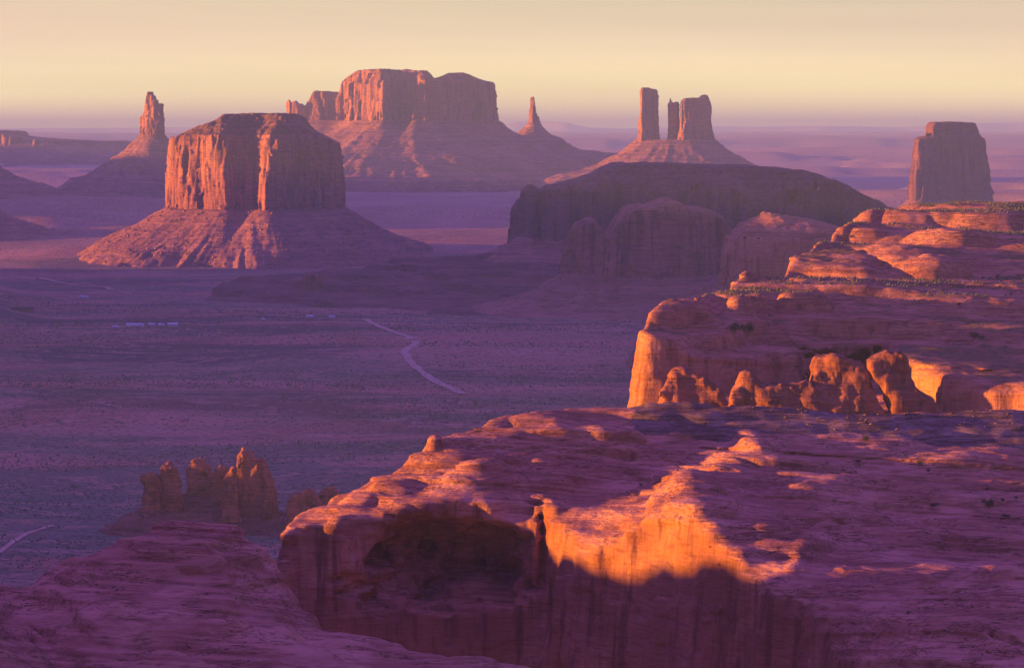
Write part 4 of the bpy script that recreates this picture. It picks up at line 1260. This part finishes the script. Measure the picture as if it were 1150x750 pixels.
def stem_mesh(h):
    V, Q = [], []
    for k in range(4):
        a = k * 1.6 + rng.rand(); lean = rng.rand() * 0.5
        base = len(V)
        for t_, r in ((0, 0.09), (0.5, 0.06), (1.0, 0.025)):
            for j in range(5):
                an = j * 1.2566
                V.append((math.cos(a) * lean * h * t_ + math.cos(an) * r, math.sin(a) * lean * h * t_ + math.sin(an) * r, h * t_ * 0.8 - 0.25))
        for l in range(2):
            for j in range(5):
                Q.append((base + l * 5 + j, base + l * 5 + (j + 1) % 5, base + l * 5 + 5 + (j + 1) % 5, base + l * 5 + 5 + j))
    return np.array(V), np.array(Q)


protos = []
for i in range(3):
    f = mesh_only(*leaf_clump(900, 1.0, 1.0, 0.085, 6 + 2 * i), 'foliage', M_bush)
    v, q = stem_mesh(0.9)
    protos.append((f, mesh_only(v, q, 'stems', M_wood)))


def ground_on(V, x, y, r=1.6):
    m = (np.abs(V[:, 0] - x) < r) & (np.abs(V[:, 1] - y) < r)
    return float(V[m, 2].max()) if m.any() else None


def shrub(px, py, w, h, label, hf, V, rngD, group):
    p = hit(hf, px, py, *rngD)
    zz = ground_on(V, p[0], p[1])
    root = thing('juniper_shrub', (p[0], p[1], (zz if zz is not None else p[2]) - 0.1), label, 'shrub', group)
    root.rotation_euler = (0, 0, rng.rand() * 6.28)
    f, st = protos[rng.randint(0, 3)]
    for me, nm in ((f, 'foliage'), (st, 'stems')):
        o = bpy.data.objects.new(nm, me)
        COL.objects.link(o)
        o.parent = root
        o.scale = (w / 2, w / 2, h)


GN = 'juniper shrubs on the near slickrock'
for px, py, w, h, lb in [
    (973, 497, 2.6, 1.7, 'dark green juniper shrub below the layered shelf, on its own'),
    (963, 523, 2.0, 0.9, 'flat green shrub at the left edge of the pale cross-bedded swell'),
    (1033, 525, 2.4, 1.0, 'low wide shrub on the pale cross-bedded swell, left of a smaller one'),
    (1043, 531, 1.5, 0.8, 'tiny shrub just right of a low wide one on the pale swell'),
    (1016, 514, 1.3, 0.7, 'tiny shrub high on the pale cross-bedded swell'),
    (1048, 571, 3.0, 0.9, 'flat spreading green shrub on bare purple slickrock'),
    (1111, 572, 3.0, 2.4, 'largest round dark juniper shrub on the near slickrock'),
    (1126, 567, 1.5, 0.9, 'small shrub up and right of the largest round juniper'),
    (1130, 581, 2.8, 1.0, 'low dark shrub beside the foot of the largest round juniper'),
    (1141, 561, 1.2, 0.7, 'small shrub at the right edge above the largest round juniper'),
    (1020, 690, 1.0, 0.6, 'tiny shrub under the whaleback ledge at lower right'),
    (720, 546, 1.3, 0.7, 'tiny dark shrub on the saddle behind the sunlit cove')]:
    shrub(px, py, w, h, lb, B_h, B_V, (520, 955), GN)
GE = 'shrubs on the far slickrock plateau'
for px, py, w, h, lb in [
    (826, 383, 7.5, 4.0, 'wide dark juniper clump filling the hollow left of the amphitheatre'),
    (840, 382, 6.0, 5.0, 'taller dark juniper at the right of the clump in the hollow'),
    (1093, 380, 5.0, 2.6, 'dark juniper on the bare slope right of the amphitheatre'),
    (1103, 380, 4.0, 1.4, 'low shrub touching the juniper right of the amphitheatre'),
    (950, 272, 3.0, 1.6, 'small dark shrub near the left rim of the far plateau'),
    (1120, 312, 3.0, 1.5, 'lone small shrub on the far plateau slope by the right edge'),
    (1078, 344, 3.0, 1.2, 'small shrub at the end of the dark scrubby terrace')]:
    shrub(px, py, w, h, lb, E_h, E_V, (1300, 2150), GE)


def tufts(P, sz, name, label, mat):
    n = len(P)
    o = np.array([(1, 0, 0.1), (0, 1, 0.15), (-1, 0, 0.1), (0, -1, 0.1), (0, 0, 1.0)], float)
    V = o[None] * (0.6 + 0.7 * rng.rand(n, 5, 3)) * (sz / 2)[:, None, None]
    V[:, :, 2] *= 1.3
    V = V + P[:, None, :]
    f = np.array([(0, 1, 4), (1, 2, 4), (2, 3, 4), (3, 0, 4)])
    Q = (f[None] + np.arange(n)[:, None, None] * 5).reshape(-1, 3)
    return tag(make_mesh(name, V.reshape(-1, 3), Q, mat, smooth=False), label, kind='stuff')


# sagebrush of the valley: thick in belts, thin between
n = 130000
yy = 1350 + 3300 * rng.rand(n) ** 1.15
xx = (rng.rand(n) * 2 - 1) * (0.22 * yy + 60)
dens = fbm2(xx / 380 + 5, yy / 110 + 2, 4) + 0.55 * fbm2(xx / 40, yy / 30, 2)
ok = (dens > 0.05 + 0.5 * (rng.rand(n) - 0.5)) & (mound(xx, yy) < 1)
xx, yy = xx[ok], yy[ok]
sz = (0.7 + 1.7 * rng.rand(len(xx)) ** 2.5) * (0.8 + yy / 5000)
tufts(np.column_stack([xx, yy, floor_z(xx, yy) - 0.05]), sz, 'sagebrush', 'grey green sagebrush dotted over the valley floor', M_sage)

# scrub on the far plateau's soil
nf = np.array([0.0])
up = E_V[(E_V[:, 2] > 205)]
pk = up[rng.randint(0, len(up), 26000)]
# flat ground only
gx = (E_h(pk[:, 0] + 3, pk[:, 1]) - E_h(pk[:, 0] - 3, pk[:, 1])) / 6; gy = (E_h(pk[:, 0], pk[:, 1] + 3) - E_h(pk[:, 0], pk[:, 1] - 3)) / 6
top = np.abs(pk[:, 2] - E_h(pk[:, 0], pk[:, 1])) < 2.5
py_s = 148 + FPX * (CAM_Z - pk[:, 2]) / pk[:, 1]
belt = (np.abs(py_s - 318) < 16) | (py_s < 274)
pk = pk[top & belt & (np.hypot(gx, gy) < 0.22) & (fbm2(pk[:, 0] / 50, pk[:, 1] / 50, 3) > -0.25)]
tufts(pk + rng.randn(*pk.shape) * (1, 1, 0), 0.8 + 1.4 * rng.rand(len(pk)), 'scrub', 'low dry scrub on the soil of the far plateau', M_sage)

# broken stone on the layered shelf
so = next(o for o in bpy.data.objects if o.name == 'layered_shelf')
SV = np.empty(len(so.data.vertices) * 3, np.float32); so.data.vertices.foreach_get('co', SV); SV = SV.reshape(-1, 3) + np.array(root_B)
py_s = 148 + FPX * (CAM_Z - SV[:, 2]) / SV[:, 1]; px_s = 575 + FPX * SV[:, 0] / SV[:, 1]
m = (py_s < 490) & (px_s > 700)
wgt = np.clip((px_s[m] - 700) / 250, 0.05, 1) * np.clip((492 - py_s[m]) / 22, 0.05, 1)
c = np.flatnonzero(m)[rng.choice(m.sum(), 1500, p=wgt / wgt.sum())]
V, Q = rocks(SV[c] + rng.randn(len(c), 3) * (0.4, 0.4, 0.05), 0.25 + 1.0 * rng.rand(len(c)) ** 3, 0.35)
tag(make_mesh('rubble', V, Q, M_rubble, smooth=False), 'broken pale and dark stones scattered on the layered shelf', kind='stuff')

# loose stones on the slickrock benches
SV = B_V[(B_V[:, 2] > 178) & (B_V[:, 1] < 905)]
c = SV[rng.randint(0, len(SV), 700)]
c = c[fbm2(c[:, 0] / 25, c[:, 1] / 25, 3) > 0.25]
V, Q = rocks(c, 0.3 + 0.8 * rng.rand(len(c)) ** 3, 0.6)
tag(make_mesh('loose_stones', V, Q, M_slick, smooth=False), 'loose stones lying in the hollows of the near slickrock', kind='stuff')

# fallen blocks round the pillars on the dark mound
xs_ = ux(130, 2000) + rng.rand(420) * (ux(330, 2000) - ux(130, 2000)); ys_ = 1955 + 70 * rng.rand(420)
hz_ = mound(xs_, ys_) + floor_z(xs_, ys_)
k_ = mound(xs_, ys_) > 2
V, Q = rocks(np.column_stack([xs_, ys_, hz_])[k_], 0.6 + 2.6 * rng.rand(k_.sum()) ** 3, 0.7)
tag(make_mesh('fallen_blocks', V, Q, M_talus, smooth=False), 'fallen blocks strewn over the dark mound', kind='stuff')


# ------------------------------------------------------------------ settlement on the valley floor
def floor_pt(px, py):
    D = 4000.0
    for _ in range(60):
        p = un(px, py, D)
        zf = float(floor_z(np.array([[p[0]]]), np.array([[D]]))[0, 0])
        D = 0.5 * D + 0.5 * D * (CAM_Z - zf) / (CAM_Z - p[2])
    return un(px, py, D)[0], D, zf


def boxm(cx, cy, cz, sx_, sy_, sz_):
    V = [(cx + a * sx_ / 2, cy + b * sy_ / 2, cz + c * sz_ / 2) for a in (-1, 1) for b in (-1, 1) for c in (-1, 1)]
    return np.array(V), np.array([(0, 1, 3, 2), (4, 6, 7, 5), (0, 4, 5, 1), (2, 3, 7, 6), (0, 2, 6, 4), (1, 5, 7, 3)])


def house(px, py, L, Wd, H, rz, label, name='house', cat='house', wall=None, group=None, roof=None):
    x, y, z = floor_pt(px, py)
    r = thing(name, (x, y, z), label, cat, group)
    r.rotation_euler = (0, 0, R(rz))
    put = lambda nm, V, Q, m, par=r: make_mesh(nm, V, Q, m, par, False)
    put('wall', *boxm(0, 0, H / 2 - 0.3, L, Wd, H + 0.6), wall or M_wall)
    e, rh = 0.35, Wd * 0.22
    V = np.array([(-L / 2 - e, -Wd / 2 - e, H + .02), (L / 2 + e, -Wd / 2 - e, H + .02), (L / 2 + e, Wd / 2 + e, H + .02), (-L / 2 - e, Wd / 2 + e, H + .02), (-L / 2 - e, 0, H + rh), (L / 2 + e, 0, H + rh)])
    Q = [(0, 1, 5, 4), (2, 3, 4, 5), (0, 4, 3, 3), (1, 2, 5, 5), (0, 3, 2, 1)]
    me = bpy.data.meshes.new('roof')
    me.from_pydata([tuple(v) for v in V], [], [(0, 1, 5, 4), (2, 3, 4, 5), (0, 4, 3), (1, 2, 5), (0, 3, 2, 1)])
    me.materials.append(roof or M_roof)
    o = bpy.data.objects.new('roof', me); COL.objects.link(o); o.parent = r
    put('door', *boxm(L * 0.12, -Wd / 2 - 0.04, 1.02, 1.0, 0.08, 2.05), M_wood)
    for u in (-0.32, -0.08, 0.34):
        put('window', *boxm(L * u, -Wd / 2 - 0.03, H * 0.58, 1.3, 0.06, 1.0), M_glass)


GH = 'small houses of the valley settlement'
for a in [(130, 368.5, 9, 6, 2.8, 10, 'small pale house at the left end of the settlement row'),
          (148, 366.2, 17, 6, 3.0, 4, 'long white roofed house, longest of the settlement row'),
          (158, 366.4, 8, 6, 3.2, -8, 'bright white small house beside the longest one of the row'),
          (170.5, 366, 10, 6, 3.0, 6, 'bright low house in the middle of the settlement row'),
          (181, 366.3, 9, 6, 2.8, -5, 'small dim house right of the middle of the settlement row'),
          (194, 366.2, 15, 8, 3.4, 12, 'wide house at the right end of the settlement row')]:
    house(*a, group=GH, wall=M_white if 'white' in a[6] else None)
house(25, 349.5, 36, 10, 4.5, 2, 'very long dark shed standing alone near the left edge', 'shed', 'shed', M_wood, roof=M_tyre)
house(92, 334.5, 9, 6, 3, 10, 'small grey house below the pale track at left, left of its twin', 'house', 'house', group='pair of houses by the pale track')
house(97, 334.8, 7, 5, 2.8, -15, 'small grey house below the pale track at left, right of its twin', 'house', 'house', group='pair of houses by the pale track')
house(348, 356.6, 11, 6, 3, 3, 'long pale house by the road west of the bends, left of two', group='houses beside the dirt road')
house(373, 357.2, 9, 6, 3, -6, 'short pale house by the road nearer to the bends', group='houses beside the dirt road')


def camper(px, py, rz, label):
    x, y, z = floor_pt(px, py)
    r = thing('camper_van', (x, y, z), label, 'camper van')
    r.rotation_euler = (0, 0, R(rz))
    sec = [(-3.6, 0.7, 2.9), (-3.4, 0.6, 3.0), (1.6, 0.6, 3.0), (2.2, 0.6, 2.5), (2.7, 0.6, 1.7), (3.7, 0.65, 1.4), (3.8, 0.8, 1.1)]
    V, Q = [], []
    for s_, z0_, z1_ in sec:
        V += [(s_, -1.15, z0_), (s_, 1.15, z0_), (s_, 1.05, z1_), (s_, -1.05, z1_)]
    for k in range(len(sec) - 1):
        for j in range(4):
            Q.append((k * 4 + j, k * 4 + (j + 1) % 4, k * 4 + 4 + (j + 1) % 4, k * 4 + 4 + j))
    m = 4 * (len(sec) - 1)
    Q += [(0, 3, 2, 1), (m, m + 1, m + 2, m + 3)]
    make_mesh('body', V, Q, M_white, r, False)
    make_mesh('windscreen', *boxm(2.48, 0, 2.1, 0.3, 1.8, 0.6), M_glass, r, False)
    for u in (-2.2, 0.2):
        make_mesh('window', *boxm(u, -1.12, 2.1, 1.2, 0.08, 0.6), M_glass, r, False)
    for u in (-2.4, 2.5):
        for v in (-1.0, 1.0):
            an = np.arange(12) * math.pi / 6
            W_ = np.concatenate([np.column_stack([u + 0.42 * np.cos(an), an * 0 + v + d_, 0.42 + 0.42 * np.sin(an)]) for d_ in (-0.14, 0.14)])
            Qw = [(k, (k + 1) % 12, 12 + (k + 1) % 12, 12 + k) for k in range(12)] + [(0, k, k + 1, k + 1) for k in range(1, 11)] + [(12, 12 + k + 1, 12 + k, 12 + k) for k in range(1, 11)]
            me = bpy.data.meshes.new('wheel')
            me.from_pydata([tuple(p) for p in W_], [], [tuple(dict.fromkeys(q)) for q in Qw])
            me.materials.append(M_tyre)
            o = bpy.data.objects.new('wheel', me); COL.objects.link(o); o.parent = r


camper(296, 359.2, 8, 'bright white vehicle parked alone on the flat left of the road houses')
